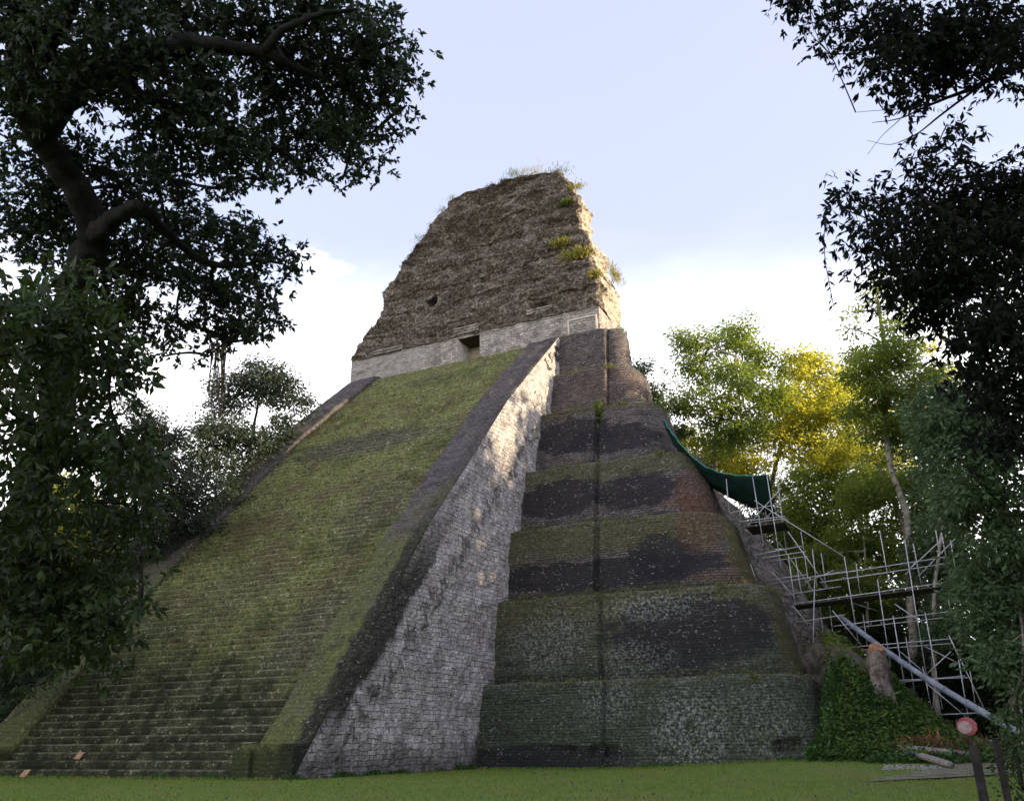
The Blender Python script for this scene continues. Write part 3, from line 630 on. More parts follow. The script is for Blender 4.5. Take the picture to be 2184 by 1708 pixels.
moulding(970, 703, 1024, 697, 3); moulding(798, 758, 862, 735, 2); moulding(1125, 668, 1190, 652, 2)
# ragged overhanging cornice where the plaster wall stops
# white framed niche on the right
fm = MB(); fy = YW-.12
A = at(1212, 686, fy); B = at(1271, 673, fy)
zt_ = (A[2]+B[2])/2
fm.beam((A[0], fy, z0), (A[0], fy, zt_), .13, .12, (0, 1, 0)); fm.beam((B[0], fy, z0), (B[0], fy, zt_), .16, .12, (0, 1, 0)); fm.beam((A[0]-.07, fy, zt_+.06), (B[0]+.08, fy, zt_+.06), .12, .12)
fm.build('niche_frame', M['frame'], temple)
fm = MB(); fm.tube([(A[0]+.3, fy+.02, zt_-.3), (A[0]+.5, fy-.02, zt_-.9), (A[0]+1.2, fy-.03, zt_-1.35), (A[0]+1.9, fy, zt_-1.5)], .018, 5); fm.build('cable', M['frame'], temple)

# roof comb: one irregular mass lofted from the measured outline
yf = lambda z: YW-.12 + .115*(z-38) + .5*smooth(43.4, 43.8, z) + .35*smooth(48.2, 48.6, z)
def silz(u, v):
    y = YW
    for _ in range(6): P_ = at(u, v, y); y = float(yf(P_[2]))
    return P_
HOLE = silz(920, 638)
LS = [silz(*p_) for p_ in ((750, 771), (757, 755), (765, 740), (785, 705), (805, 690), (812, 672), (818, 650), (817, 622), (832, 605), (850, 585), (858, 560), (880, 530), (905, 508), (920, 480), (940, 460), (965, 425), (985, 415), (1010, 410), (1040, 390), (1075, 381), (1100, 377))]
RS = [silz(*p_) for p_ in ((1276, 655), (1276, 641), (1272, 600), (1262, 565), (1259, 541), (1260, 512), (1250, 498), (1236, 487), (1233, 435), (1229, 415), (1215, 392), (1203, 378), (1190, 369), (1165, 370), (1140, 372), (1115, 375), (1106, 377))]
def sortz(Ls):
    z = np.array([p_[2] for p_ in Ls]); x = np.array([p_[0] for p_ in Ls]); z = np.maximum.accumulate(z+np.arange(len(z))*1e-3); return z, x
lz, lx = sortz(LS); rz, rx = sortz(RS)
ZT = min(lz[-1], rz[-1])
zs = np.arange(37.95, ZT, .13); ring = 460
depth = lambda z: np.interp(z, [37.9, 38.8, 40, 43.4, 44.5, 47, 52, 55, 58], [5.8, 6.2, 7.2, 7.2, 4.6, 3.9, 3.2, 2.4, 1.6])
V = np.zeros((len(zs), ring, 3))
per = np.linspace(0, 1, ring, endpoint=False)
for i, z in enumerate(zs):
    x0 = np.interp(z, lz, lx); x1 = np.interp(z, rz, rx); y0 = yf(z); y1 = y0+depth(z)
    w_, d_ = x1-x0, y1-y0; nf, ns = 260, 60
    P_ = [(x0+w_*k/nf, y0) for k in range(nf)] + [(x1, y0+d_*k/ns) for k in range(ns)] + [(x1-w_*k/90, y1) for k in range(90)] + [(x0, y1-d_*k/50) for k in range(50)]
    P_ = np.array(P_); 
    cxm, cym = (x0+x1)/2, (y0+y1)/2
    V[i, :, 0] = P_[:, 0]; V[i, :, 1] = P_[:, 1]; V[i, :, 2] = z
nrm = np.zeros_like(V); nrm[:, :260, 1] = -1; nrm[:, 260:320, 0] = 1; nrm[:, 320:410, 1] = 1; nrm[:, 410:, 0] = -1
sqv = V*np.array([1, 1, 1.6])
dsp = fbm(sqv, .35, 3)*.26 + fbm(sqv, 1.3, 4)*.18 + vn(V, 3.1)*.07 - .35*np.clip(fbm(sqv+31, .9, 3)-.55, 0, 1)
led = (np.abs(((V[..., 2]+fbm(V, .3, 2)*.5) % 2.3)-1.15) < .16)*.17*(fbm(V, .5, 2) > -.2)
dsp = dsp+led
hm_ = smooth(.75, .45, np.hypot((V[..., 0]-HOLE[0])*1.1, V[..., 2]-HOLE[2]))*(nrm[..., 1] < 0); dsp = dsp*(1-hm_)-1.5*hm_
for hu, hv, hr, hd in ((1050, 498, .35, .5), (985, 700, .3, .5), (1180, 620, .5, .35), (1150, 655, .6, .4), (1030, 600, .5, .3), (1235, 470, .9, .45)):
    hc = silz(hu, hv); hm_ = smooth(hr*1.3, hr*.6, np.hypot((V[..., 0]-hc[0])*.7, (V[..., 2]-hc[2])*1.5))*(nrm[..., 1] < 0); dsp -= hd*hm_
fade = smooth(37.9, 38.4, V[..., 2])*.85+.15
V += nrm*(dsp*fade)[..., None]; V[..., 0] += fbm(V+7, .8, 3)*.16; V[..., 2] += fbm(V+3, 1.1, 3)*.12
A = V.reshape(-1, 3); Fc = grid_faces(len(zs), ring, wrap=True)
n = len(A); 
# top cap as a fan of rings shrinking to a bumpy ridge
top = V[-1]; caps = [A]; ctr = top.mean(0)
Fs = [Fc]
prev = (len(zs)-1)*ring
for k, s_ in enumerate((.85, .6, .3, .02)):
    R_ = top.copy(); R_[:, 1] = ctr[1]+(top[:, 1]-ctr[1])*s_; R_[:, 0] = ctr[0]+(top[:, 0]-ctr[0])*(1-(1-s_)*.25); R_[:, 2] = top[:, 2]+(1-s_**2)*.15*(1+.5*fbm(R_, .8, 3))
    caps.append(R_); idx = np.arange(ring); i2 = (idx+1) % ring; nb = n+k*ring
    Fs.append(np.stack([prev+idx, prev+i2, nb+i2, nb+idx], -1)); prev = nb
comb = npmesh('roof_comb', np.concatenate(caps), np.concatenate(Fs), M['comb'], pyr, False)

# ------------------------------------------------------------------ vegetation
RNG = np.random.RandomState(3)
def unit(n, r): v = r.normal(size=(n, 3)); return v/np.linalg.norm(v, axis=1, keepdims=True)
def leaf_quads(C, Ls, r, droop=.5, aspect=.42, dirs=None):
    n = len(C); d = unit(n, r) if dirs is None else dirs + .6*unit(n, r); d[:, 2] -= droop; d /= np.linalg.norm(d, axis=1, keepdims=True)
    sd = np.cross(d, unit(n, r)); sd /= np.linalg.norm(sd, axis=1, keepdims=True)+1e-9
    nn = np.cross(d, sd); Ls = Ls[:, None]
    V = np.stack([C, C+d*Ls*.48+sd*Ls*aspect/2+nn*Ls*.05, C+d*Ls, C+d*Ls*.48-sd*Ls*aspect/2+nn*Ls*.05], 1).reshape(-1, 3)
    return V
def leafmesh(name, V, mat, parent=None):
    return npmesh(name, V, np.arange(len(V)).reshape(-1, 4), mat, parent, False)
def cluster_crown(blobs, leaf, dens, rc, per, r, droop=.5, aspect=.42, flat=.8, whorl=0):
    """blobs: (centre xyz, radius m). returns leaf vertices and cluster centres"""
    Cs, bi = [], []
    for k, (c, R_) in enumerate(blobs):
        n = max(2, int(dens*(R_/rc)**2))
        q_ = r.rand(n, 1)**.42; q_ *= np.where(r.rand(n, 1) < .12, 1.2, 1.); u_ = unit(n, r)*q_*R_; u_[:, 2] *= flat
        Cs.append(c+u_); bi += [k]*n
    Cs = np.concatenate(Cs); n = len(Cs)
    sz = rc*(.55+.8*r.rand(n)); cnt = np.maximum(4, (per*(sz/rc)**2*(.6+.8*r.rand(n))).astype(int))
    if whorl:
        cw = np.maximum(1, cnt//whorl); idx = np.repeat(np.arange(n), cw); off = r.normal(size=(len(idx), 3))*.55; off[:, 2] *= .6
        O = Cs[idx]+off*sz[idx][:, None]; ax = off/np.maximum(1e-6, np.linalg.norm(off, axis=1, keepdims=True)); ax[:, 2] += .3
        O = np.repeat(O, whorl, 0); ax = np.repeat(ax, whorl, 0); keep = r.rand(len(O)) < .88; O = O[keep]; ax = ax[keep]
        V = leaf_quads(O+r.normal(size=O.shape)*leaf*.12, leaf*(.6+.6*r.rand(len(O))), r, droop, aspect, ax*.35+.8*unit(len(O), r))
        return V, Cs, np.array(bi)
    idx = np.repeat(np.arange(n), cnt); off = r.normal(size=(len(idx), 3))*.5; off[:, 2] *= .6
    C = Cs[idx]+off*sz[idx][:, None]
    dirs = off/np.maximum(1e-6, np.linalg.norm(off, axis=1, keepdims=True))
    V = leaf_quads(C, leaf*(.65+.7*r.rand(len(C))), r, droop, aspect, dirs)
    return V, Cs, np.array(bi)
def curve(A, B, r, bend=.12, n=6):
    A = np.array(A, float); B = np.array(B, float); l = np.linalg.norm(B-A); m = (A+B)/2+r.normal(size=3)*l*bend; t = np.linspace(0, 1, n)[:, None]
    return (A*(1-t)**2+2*m*t*(1-t)+B*t*t)
def make_tree(name, label, cat, blobs, leaf, dens, rc, per, mat, bark, limbs, base, group=None, seed=0, twig=.5, twr=.012, droop=.5, aspect=.42, lr=.05, flat=.8, autolimb=True, whorl=0):
    """limbs: list of (points, radii) for the trunk and main limbs"""
    r = np.random.RandomState(seed); root = empty(name, base); tag(root, label, cat, group)
    V, Cs, bi = cluster_crown(blobs, leaf, dens, rc, per, r, droop, aspect, flat, whorl)
    leafmesh('crown', V, mat, root)
    tk = MB(); br = MB(); nodes = []
    for k, (pts, rad) in enumerate(limbs):
        P_ = []; R_ = []
        for i in range(len(pts)-1):
            for s_ in np.linspace(0, 1, 5, endpoint=False):
                P_.append(np.array(pts[i])*(1-s_)+np.array(pts[i+1])*s_); R_.append(rad[i]*(1-s_)+rad[i+1]*s_)
        P_.append(np.array(pts[-1])); R_.append(rad[-1])
        P_ = np.array(P_); sm = P_.copy()
        for _ in range(3): sm[1:-1] = (sm[:-2]+2*sm[1:-1]+sm[2:])/4
        sm[1:-1] += r.normal(size=sm[1:-1].shape)*np.array(R_)[1:-1, None]*.12
        (tk if k == 0 else br).tube(sm, R_, 12 if rad[0] > .12 else 7, True, .22); nodes += list(sm)
    nodes = np.array(nodes)
    if autolimb:
        for k, (c, R_) in enumerate(blobs):
            j = np.argmin(((nodes-c)**2).sum(1)+1.0*np.maximum(0, nodes[:, 2]-c[2])**2)
            cv = curve(nodes[j], c, r, .14, 7); br.tube(cv, np.linspace(lr*(.6+.4*min(1.5, R_)), lr*.35, 7), 5, False)
            nodes = np.concatenate([nodes, cv[3:]]) if k % 2 == 0 else nodes
            mine = Cs[bi == k]
            for q in mine[r.rand(len(mine)) < twig]:
                s_ = cv[r.randint(3, 7)]; br.tube(curve(s_, q, r, .15, 4), [twr, twr*.8, twr*.6, twr*.4], 3, False)
    tk.build('trunk', bark, root, True)
    if br.v: br.build('branches', bark, root, True)
    return root
def B_(L_, D, jit=0, seed=1):
    r = np.random.RandomState(seed); o = []
    for (u, v, rr) in L_:
        dd = D+jit*(r.rand()*2-1); o.append((atd(u, v, dd), rr*dd/F))
    return o
P_ = lambda D, *uv: [atd(u, v, D) for u, v in uv]

# --- large tree leaning in from the left
up_b = [(60,60,110),(190,40,110),(320,50,100),(450,40,100),(590,50,105),(700,60,100),(790,110,85),(815,40,45),(842,165,38),(780,220,75),(680,180,95),(560,170,90),(440,180,80),(330,180,80),(755,300,60),(785,352,26),(690,300,70),(640,368,34),(590,290,70),(520,330,70),(555,385,30),(450,280,70),(350,270,70),(230,170,80),(90,170,70),(40,120,80),(815,265,38),(850,85,28),(868,225,16),(884,150,14),(868,118,18),(730,385,18),(470,400,30),(400,340,40),(0,200,60),(20,20,60)]
low_b = [(330,370,65),(395,420,40),(260,400,75),(100,430,90),(350,480,70),(440,500,60),(500,545,62),(560,530,42),(610,565,28),(632,535,16),(545,600,52),(470,640,58),(400,590,65),(300,560,80),(380,690,48),(480,715,46),(540,700,36),(575,650,24),(250,640,70),(300,690,50),(445,760,22),(30,500,80),(200,520,70),(350,760,20),(590,685,14),(520,500,30),(60,330,60),(150,330,50)]
D1 = 14.5
blobs = B_(up_b, D1, 1.6, 2)+B_(low_b, D1+1.5, 1.6, 3)
tr = [atd(120, 900, 15.0), atd(140, 720, 14.9), atd(165, 590, 14.8), atd(205, 500, 14.7), atd(165, 400, 14.6), atd(110, 320, 14.6), atd(55, 255, 14.6), atd(25, 150, 14.6), atd(60, 40, 14.4), atd(90, -120, 14.2)]
tr0 = np.array(tr[0]); base1 = np.array([tr0[0]-.6, tr0[1]-.2, 0.])
ptf = lambda *q: [atd(u, v, D1-.9*min(1, max(0, (u-150)/150))+d) for u, v, d in q]
limbs = [([base1+[-.0, 0, -.2], base1+[.1, 0, 2.0]]+tr, [.45, .30, .24, .23, .25, .24, .20, .18, .16, .14, .12, .08]),
         (ptf((205, 500, .3), (240, 470, .2), (268, 450, .1), (296, 436, 0)), [.15, .13, .11, .07]),
         (ptf((85, 290, .1), (110, 238, 0), (170, 175, -.2), (250, 140, -.3), (330, 100, -.3), (410, 92, -.4), (480, 97, -.3), (560, 112, -.2), (650, 150, 0), (740, 190, .3)), [.20, .21, .20, .19, .16, .13, .11, .08, .05, .03]),
         (ptf((240, 145, -.3), (270, 190, -.1), (330, 215, .1), (430, 245, .3), (520, 290, .4), (600, 320, .4)), [.12, .11, .085, .06, .04, .02]),
         (ptf((235, 150, -.3), (225, 110, -.3), (205, 60, -.5), (215, -60, -.8)), [.11, .10, .09, .06]),
         (ptf((45, 200, .1), (75, 120, -.2), (130, 60, -.5), (170, -40, -.8)), [.15, .14, .12, .08]),
         (ptf((300, 440, 1.0), (360, 500, 1.2), (430, 560, 1.3), (500, 570, 1.2), (560, 555, 1.0)), [.09, .08, .06, .05, .02]),
         (ptf((560, 112, -.2), (600, 60, -.4), (680, 30, -.5), (760, 20, -.6)), [.07, .055, .04, .02])]
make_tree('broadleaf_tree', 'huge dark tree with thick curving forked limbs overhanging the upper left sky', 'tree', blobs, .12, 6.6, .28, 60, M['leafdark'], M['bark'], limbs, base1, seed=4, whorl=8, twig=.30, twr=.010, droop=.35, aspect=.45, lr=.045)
# hanging aerial roots below its lowest bough
ar = MB(); r_ = np.random.RandomState(8)
for k in range(22):
    x = 450+r_.rand()*32; ln = 80+r_.rand()*110
    ar.tube([atd(x, 730, 16), atd(x+r_.normal()*3, 760, 16), atd(x-4+r_.normal()*4, 730+ln*.6, 16), atd(x-10+r_.normal()*5, 730+ln, 16)], [.010, .012, .008, .003], 4, False)
tag(ar.build('aerial_roots', M['root']), 'bundle of pale brown aerial roots hanging under the left tree', 'hanging roots')

# --- nearer leafy trees, lower left
nb1 = [(60,660,90),(160,640,70),(215,720,75),(100,780,110),(235,800,60),(285,795,26),(60,900,110),(190,930,100),(270,960,58),(320,985,26),(0,760,90)]
nb2 = [(80,1080,110),(220,1060,90),(290,1080,42),(100,1210,110),(230,1180,70),(80,1330,90),(195,1300,78),(275,1285,32),(150,1385,48),(235,1360,40),(0,1200,90),(30,1390,50),(100,1405,40)]
def simple_limbs(base, top, r0, mids=(), r1=.05):
    pts = [np.array(base, float)]+[np.array(m, float) for m in mids]+[np.array(top, float)]
    return [(pts, list(np.linspace(r0, r1, len(pts))))]
t1 = atd(40, 700, 10.5); bs = np.array([t1[0]-1.2, t1[1]-.5, 0])
make_tree('broadleaf_tree', 'dark glossy leafed tree at the left edge in front of the curving trunk', 'tree', B_(nb1, 10.5, 1.2, 5), .15, 6.0, .33, 60, M['leafmid'], M['bark'], simple_limbs(bs, t1, .16, [bs+[.2, .1, 2.]]), bs, seed=6, whorl=6, twig=.25, droop=.5, lr=.03)
t2 = atd(30, 1100, 11.5); bs = np.array([t2[0]-3.2, t2[1]+.2, 0])
make_tree('understorey_tree', 'low spreading leafy tree hanging over the left edge of the stairway', 'tree', B_(nb2, 11.5, 1.2, 7), .14, 6.0, .33, 60, M['leafmid'], M['bark'], simple_limbs(bs, t2, .12, [bs+[.1, .1, 1.2]]), bs, seed=9, whorl=6, twig=.3, droop=.6, lr=.025)

# --- black foliage top right and right edge
rb1 = [(1720,5,38),(1780,20,48),(1840,60,62),(1920,50,80),(2030,50,95),(2140,60,95),(1875,130,52),(1960,140,68),(2070,110,56),(2150,130,60),(1885,190,24),(1810,100,22),(1745,50,18),(1760,90,12),(1700,-30,40),(1980,200,24),(2184,100,60),(1938,238,9),(1958,225,8)]
rb2 = [(2165,385,58),(2045,300,22),(2020,265,13),(2100,430,105),(2000,355,22),(1950,330,17),(1945,360,22),(1940,405,36),(1868,434,32),(1818,412,16),(1798,446,13),(1858,492,48),(1940,500,75),(2040,500,85),(2140,520,95),(1895,570,52),(1990,600,75),(2090,620,95),(2160,700,85),(1965,665,42),(2010,680,32),(2115,750,72),(2160,850,75),(1920,635,32),(2085,835,35),(2150,940,60),(1880,530,40)]
lt = atd(2330, 300, 13); bs = np.array([lt[0]+.5, lt[1]+.5, 0])
D2 = 13
q2 = lambda *q: [atd(u, v, D2+d) for u, v, d in q]
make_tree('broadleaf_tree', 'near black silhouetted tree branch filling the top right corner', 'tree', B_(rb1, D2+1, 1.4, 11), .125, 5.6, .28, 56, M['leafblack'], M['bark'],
          [([bs, bs+[0, 0, 4], atd(2400, 200, 14), atd(2300, 90, 14), atd(2200, 60, 14)], [.35, .3, .22, .12, .08]), (q2((2300, 90, 1), (2150, 150, 1), (2060, 195, 1), (1990, 220, 1), (1920, 255, 1), (1860, 262, 1)), [.07, .05, .03, .018, .010, .004]),
           (q2((2080, 190, 1), (2000, 250, 1), (1960, 285, 1), (1900, 312, 1), (1850, 300, 1)), [.02, .014, .009, .005, .003]), (q2((1960, 285, 1), (1930, 300, 1), (1905, 335, 1)), [.007, .005, .003]), (q2((1920, 255, 1), (1880, 290, 1), (1850, 330, 1)), [.007, .004, .003]), (q2((1990, 220, 1), (1940, 232, 1), (1870, 236, 1), (1825, 240, 1)), [.010, .007, .004, .003])], bs, seed=12, whorl=5, twig=.3, twr=.008, droop=.8, aspect=.40, lr=.014)
bs = bs+np.array([1.2, 1.5, 0])
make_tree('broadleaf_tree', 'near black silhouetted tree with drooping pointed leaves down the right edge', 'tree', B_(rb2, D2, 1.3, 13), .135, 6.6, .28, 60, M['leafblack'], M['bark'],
          [([bs, bs+[0, 0, 3], atd(2360, 700, 13), atd(2250, 500, 13), atd(2200, 380, 13)], [.3, .26, .2, .13, .08]), (q2((2260, 560, 0), (2150, 520, 0), (2040, 470, 0), (1960, 420, 0), (1945, 340, 0)), [.09, .06, .04, .02, .006])], bs, seed=14, whorl=5, twig=.3, twr=.008, droop=.75, aspect=.36, lr=.014)
vn_ = MB(); pts = [atd(1783, 470, 12.6), atd(1760, 474, 12.6), atd(1757, 510, 12.6), atd(1760, 560, 12.6), atd(1768, 600, 12.6), atd(1778, 655, 12.6)]
vn_.tube(pts, [.006]*6, 4, False); rv = np.random.RandomState(2)
vr = vn_.build('hanging_vine', M['bark']); tag(vr, 'thin hanging vine with sparse paired leaves dangling against the right sky', 'vine')
lc = []
for k in range(22):
    s_ = k/21*4.9; i_ = int(s_); lc.append(pts[i_]*(1-(s_-i_))+pts[min(5, i_+1)]*(s_-i_))
leafmesh('leaves', leaf_quads(np.repeat(np.array(lc), 2, 0), np.full(44, .12), rv, .9, .38), M['leafblack'], vr)

# --- mid-distance trees on the right
rm = [(2080,890,75),(2035,950,66),(2120,1020,85),(2050,1090,66),(2150,1140,80),(2110,1240,62),(2170,1290,80),(2130,1375,52),(2180,1440,60),(2160,1515,34),(2184,1575,30),(1995,870,48),(1985,980,42),(2030,860,40),(2184,1380,50),(2010,920,50),(2080,820,50),(2130,950,60)]
bs = ghit(2168, 1600)
make_tree('forest_tree', 'mid green leafy tree at the right edge beside the scaffolding', 'tree', B_(rm, 34, 3.0, 15), .22, 5.6, .62, 90, M['leafgrey'], M['palebark'], [([bs, atd(2175, 1400, 34), atd(2184, 1200, 34), atd(2130, 1070, 34), atd(2080, 990, 34), atd(2060, 900, 34)], [.32, .28, .25, .2, .15, .08])], bs, seed=16, twig=.3, twr=.02, droop=.4, lr=.08)
rs_ = [(2150,1580,34),(2175,1640,30),(2140,1640,18),(2184,1690,26)]
bs = ghit(2184, 1690)
make_tree('shrub', 'bright leafy shrub at the lower right corner behind the black posts', 'shrub', B_(rs_, 24, 1., 17), .16, 3.5, .4, 40, M['leafmid'], M['bark'], simple_limbs(bs, bs+[0, 0, 1.2], .05), bs, seed=18, twig=.3, droop=.4, lr=.02)

# --- forest behind on the right: individual trees
def gbase(u, D): p = atd(u, 1500, D); return np.array([p[0], p[1], float(gz(p[0], p[1]))])
RT = [
 ('bright sunlit tree with a lumpy open crown, left of the yellow trees', 'leaffar', 76, [(1490,735,40),(1560,722,48),(1620,775,44),(1480,800,42),(1560,810,52),(1640,840,44),(1500,868,50),(1590,900,52),(1445,722,18),(1450,860,28),(1540,940,40)], [(1520,1180),(1526,1010),(1522,920),(1555,850),(1570,760)], .26),
 ('yellow-green sunlit tree with a forked pale trunk right of the netting', 'leafyel', 84, [(1700,775,42),(1757,790,42),(1740,850,52),(1680,860,42),(1790,880,44),(1650,930,50),(1730,950,56),(1790,960,44),(1700,900,50),(1780,840,36)], [(1625,1180),(1645,1030),(1662,960),(1690,890),(1700,820)], .28),
 ('tall thin topped tree rising above the canopy before the dark right foliage', 'leaffar', 70, [(1850,800,50),(1920,782,52),(1870,870,54),(1950,860,50),(1900,725,36),(1872,655,14),(1862,620,10),(1840,640,11),(1812,700,11),(1930,690,22),(1985,790,30),(1900,940,54),(1960,930,50),(1830,760,26),(1925,640,12),(1880,600,8),(1815,672,8)], [(1948,1420),(1940,1250),(1936,1090),(1900,1010),(1886,900),(1890,760),(1872,640)], .33),
 ('dark green bush-like tree peeking out right behind the upper pyramid', 'leafgrey', 78, [(1365,800,26),(1390,845,32),(1408,885,28),(1440,920,26),(1380,900,40),(1350,780,12)], [(1390,1100),(1390,950)], .2),
 ('low yellow-green tree just above the sagging green net', 'leafyel', 80, [(1480,960,48),(1550,960,46),(1530,1000,48),(1600,990,40),(1590,1040,40),(1450,930,24)], [(1545,1200),(1540,1020)], .18),
 ('leafy green tree in the middle of the right woodland band', 'leaffar', 88, [(1700,1035,60),(1780,1000,52),(1760,1090,66),(1830,1050,56),(1690,1100,46),(1720,1160,60)], [(1760,1420),(1755,1200),(1760,1050)], .25),
 ('green tree with a crooked pale trunk behind the raised walkway', 'leaffar', 74, [(1850,1060,56),(1840,1150,60),(1930,1030,46),(1960,1100,58),(1900,1180,58),(1990,1030,42)], [(1948,1440),(1942,1290),(1938,1150),(1900,1050),(1870,990)], .36),
 ('bushy grey-green tree between the walkway and the right edge tree', 'leafgrey', 66, [(2010,1050,48),(2010,1160,52),(2040,1250,48),(1975,1200,46),(2030,1330,46),(2000,1120,40)], [(1992,1440),(1990,1270),(2010,1120)], .22),
 ('slender tree with a spotted pale trunk behind the middle of the scaffold', 'leaffar', 72, [(1790,1180,46),(1770,1250,46),(1830,1240,44),(1740,1200,40),(1850,1290,40)], [(1866,1440),(1850,1340),(1848,1230),(1842,1140)], .17),
 ('low dark leafy tree behind the lower scaffold poles', 'leafgrey', 78, [(1880,1290,50),(1940,1290,44),(1900,1370,50),(1970,1370,46),(1820,1330,44),(2020,1400,44),(1830,1400,40),(1960,1440,40)], [(1910,1500),(1905,1350)], .2),
 ('shaded tree between the netting and the tall central trees', 'leafgrey', 92, [(1690,1180,50),(1650,1130,46),(1640,1070,44),(1720,1250,52),(1660,1220,44),(1600,1110,30)], [(1680,1400),(1680,1200)], .22),
 ('dark tree low behind the scaffold tower beside the rubble', 'leafgrey', 84, [(1740,1310,48),(1690,1280,36),(1790,1350,46),(1760,1390,44),(1700,1340,36)], [(1745,1480),(1745,1330)], .2),
 ('yellowish tree behind the tall thin topped tree', 'leafyel', 98, [(1820,830,46),(1845,900,46),(1830,960,50),(1900,990,42),(1990,900,46),(2010,800,24),(1990,745,16)], [(1850,1300),(1850,1000),(1845,880)], .28),
]
for i, (lab, mt, D, bl, tk, rad) in enumerate(RT):
    bl = [(a, b, c*1.13) for a, b, c in bl]; b0 = gbase(tk[0][0], D); pts = [b0]+[atd(u, v, D) for u, v in tk]; radl = list(np.linspace(rad, rad*.4, len(pts)))
    make_tree('forest_tree', lab, 'tree', B_(bl, D, 4, 20+i), .30, 4.6, .82, 84, M[mt], M['palebark'], [(pts, radl)], b0, 'trees of the woodland right of the pyramid', 40+i, .35, .035, .35, .45, .10)
# --- forest behind on the left
LT = [
 ('feathery tree with layered boughs just left of the pyramid top', 'leafshade', 78, [(500,835,40),(560,812,42),(600,845,36),(470,880,28),(640,855,20),(660,862,14),(545,775,20),(580,800,26),(620,830,18)], [(545,1100),(530,960),(548,880),(555,820)], .2),
 ('round crowned grey-green tree under the feathery boughs', 'leafshade', 72, [(440,930,46),(515,930,48),(590,935,38),(480,1000,42),(550,990,40),(420,990,30),(610,900,22)], [(480,1200),(482,1080),(500,980)], .25),
 ('dark tree touching the left balustrade halfway up', 'leafshade', 66, [(420,1060,50),(480,1062,34),(360,1100,56),(410,1140,38),(310,1180,50),(350,1180,30),(280,1230,34)], [(330,1400),(360,1220),(400,1090)], .24),
 ('dense tree between the near left leaves and the pyramid edge', 'leafshade', 60, [(360,980,44),(350,1040,50),(310,1100,50),(310,900,36),(340,930,40),(260,1000,60),(270,860,22)], [(300,1400),(300,1150),(330,1000)], .24),
 ('thin crowned tree seen through gaps in the left foliage', 'leafyel', 80, [(200,1080,60),(120,1150,60),(180,1190,50),(100,1050,50),(240,1150,40)], [(160,1400),(160,1150)], .22),
 ('deep shaded tree behind the foot of the left balustrade', 'leafshade', 52, [(60,1300,70),(150,1280,60),(20,1400,60),(80,1420,40),(0,1450,40),(200,1250,50),(-60,1350,70),(20,1200,60)], [(-130,1500),(-80,1320)], .25),
]
for i, (lab, mt, D, bl, tk, rad) in enumerate(LT):
    bl = [(a, b, c*1.18) for a, b, c in bl]; b0 = gbase(tk[0][0], D); pts = [b0]+[atd(u, v, D) for u, v in tk]
    make_tree('forest_tree', lab, 'tree', B_(bl, D, 4, 70+i), .29*(D/75)**.5, 5.2, .85*(D/75)**.5, 84, M[mt], M['bark'], [(pts, list(np.linspace(rad, rad*.4, len(pts))))], b0, 'trees of the woodland left of the pyramid', 90+i, .35, .03, .35, .45, .09)
for i, (lab, bl, D) in enumerate([('dark undergrowth bush behind the lower end of the chute', [(2085,1440,44),(2130,1480,44),(2165,1450,50),(2110,1530,36),(2184,1510,50)], 68), ('dark undergrowth bush under the middle of the scaffold', [(1990,1440,36),(2040,1470,40),(2060,1410,36),(2030,1520,30),(1960,1480,26)], 70), ('dark undergrowth bush behind the tree stump', [(1900,1440,30),(1930,1400,34),(1960,1430,28),(1850,1370,24),(1880,1350,28)], 72)]):
    b0 = gbase(bl[1][0], D); make_tree('understorey_bush', lab, 'bush', B_([(a, b, c*1.15) for a, b, c in bl], D, 2, 120+i), .26, 6, .6, 90, M['leafdark'], M['bark'], simple_limbs(b0, atd(bl[1][0], bl[1][1], D), .1), b0, 'dark undergrowth right of the mound', 130+i, .3, .02, .3, .6, .05)
# --- far forest mass around the clearing (also what keeps the low sun off the lawn)
def forest_mass():
    r = np.random.RandomState(77); C = []; rad = []
    def add(x, y, h, R_): C.append((x, y, h)); rad.append(R_)
    for a in np.arange(-75, 60, 1.9):          # ring behind
        for D, hh in ((98, 17), (110, 24)):
            an = math.radians(a)-YA; x = CAM[0]+math.sin(an)*D; y = CAM[1]+math.cos(an)*D
            if -66 < x < -2 and y < 72: continue
            for z in np.arange(2, hh+r.rand()*3, 3.6): add(x+r.normal(), y+r.normal(), z, 3.0)
    for y in np.arange(-30, 66, 3.4):          # right-hand jungle out of view, heights shaped to shade flank and tiers
        for x, hh in ((24, 17), (33, 25), (43, 36), (50, 37)):
            if y > 30 and x < 40: continue
            hh2 = hh+3*math.sin(y*.33+x)+r.rand()*2
            for z in np.arange(2, hh2, 4.2): add(x+r.normal()*1.2, y+r.normal()*1.2, z, 3.4)
    for y in np.arange(-50, 72, 3.6):           # far left
        for z in np.arange(2, 21+3*math.sin(y*.3), 3.8): add(-74+r.normal()*2, y, z, 3.4)
    C = np.array(C); rad = np.array(rad); per = np.where((C[:, 0] > 20) & (C[:, 1] < 70), 150, 130)
    idx = np.repeat(np.arange(len(C)), per); P = C[idx]+unit(len(idx), r)*(r.rand(len(idx), 1)**.5)*rad[idx][:, None]
    V = leaf_quads(P, np.where((P[:, 0] > 20) & (P[:, 1] < 68), 1.25, 1.0)*(.6+.6*r.rand(len(P))), r, .3, .7)
    return V
tag(leafmesh('distant_forest', forest_mass(), M['leafgrey']), 'continuous dark jungle surrounding the clearing', 'forest', kind='stuff')

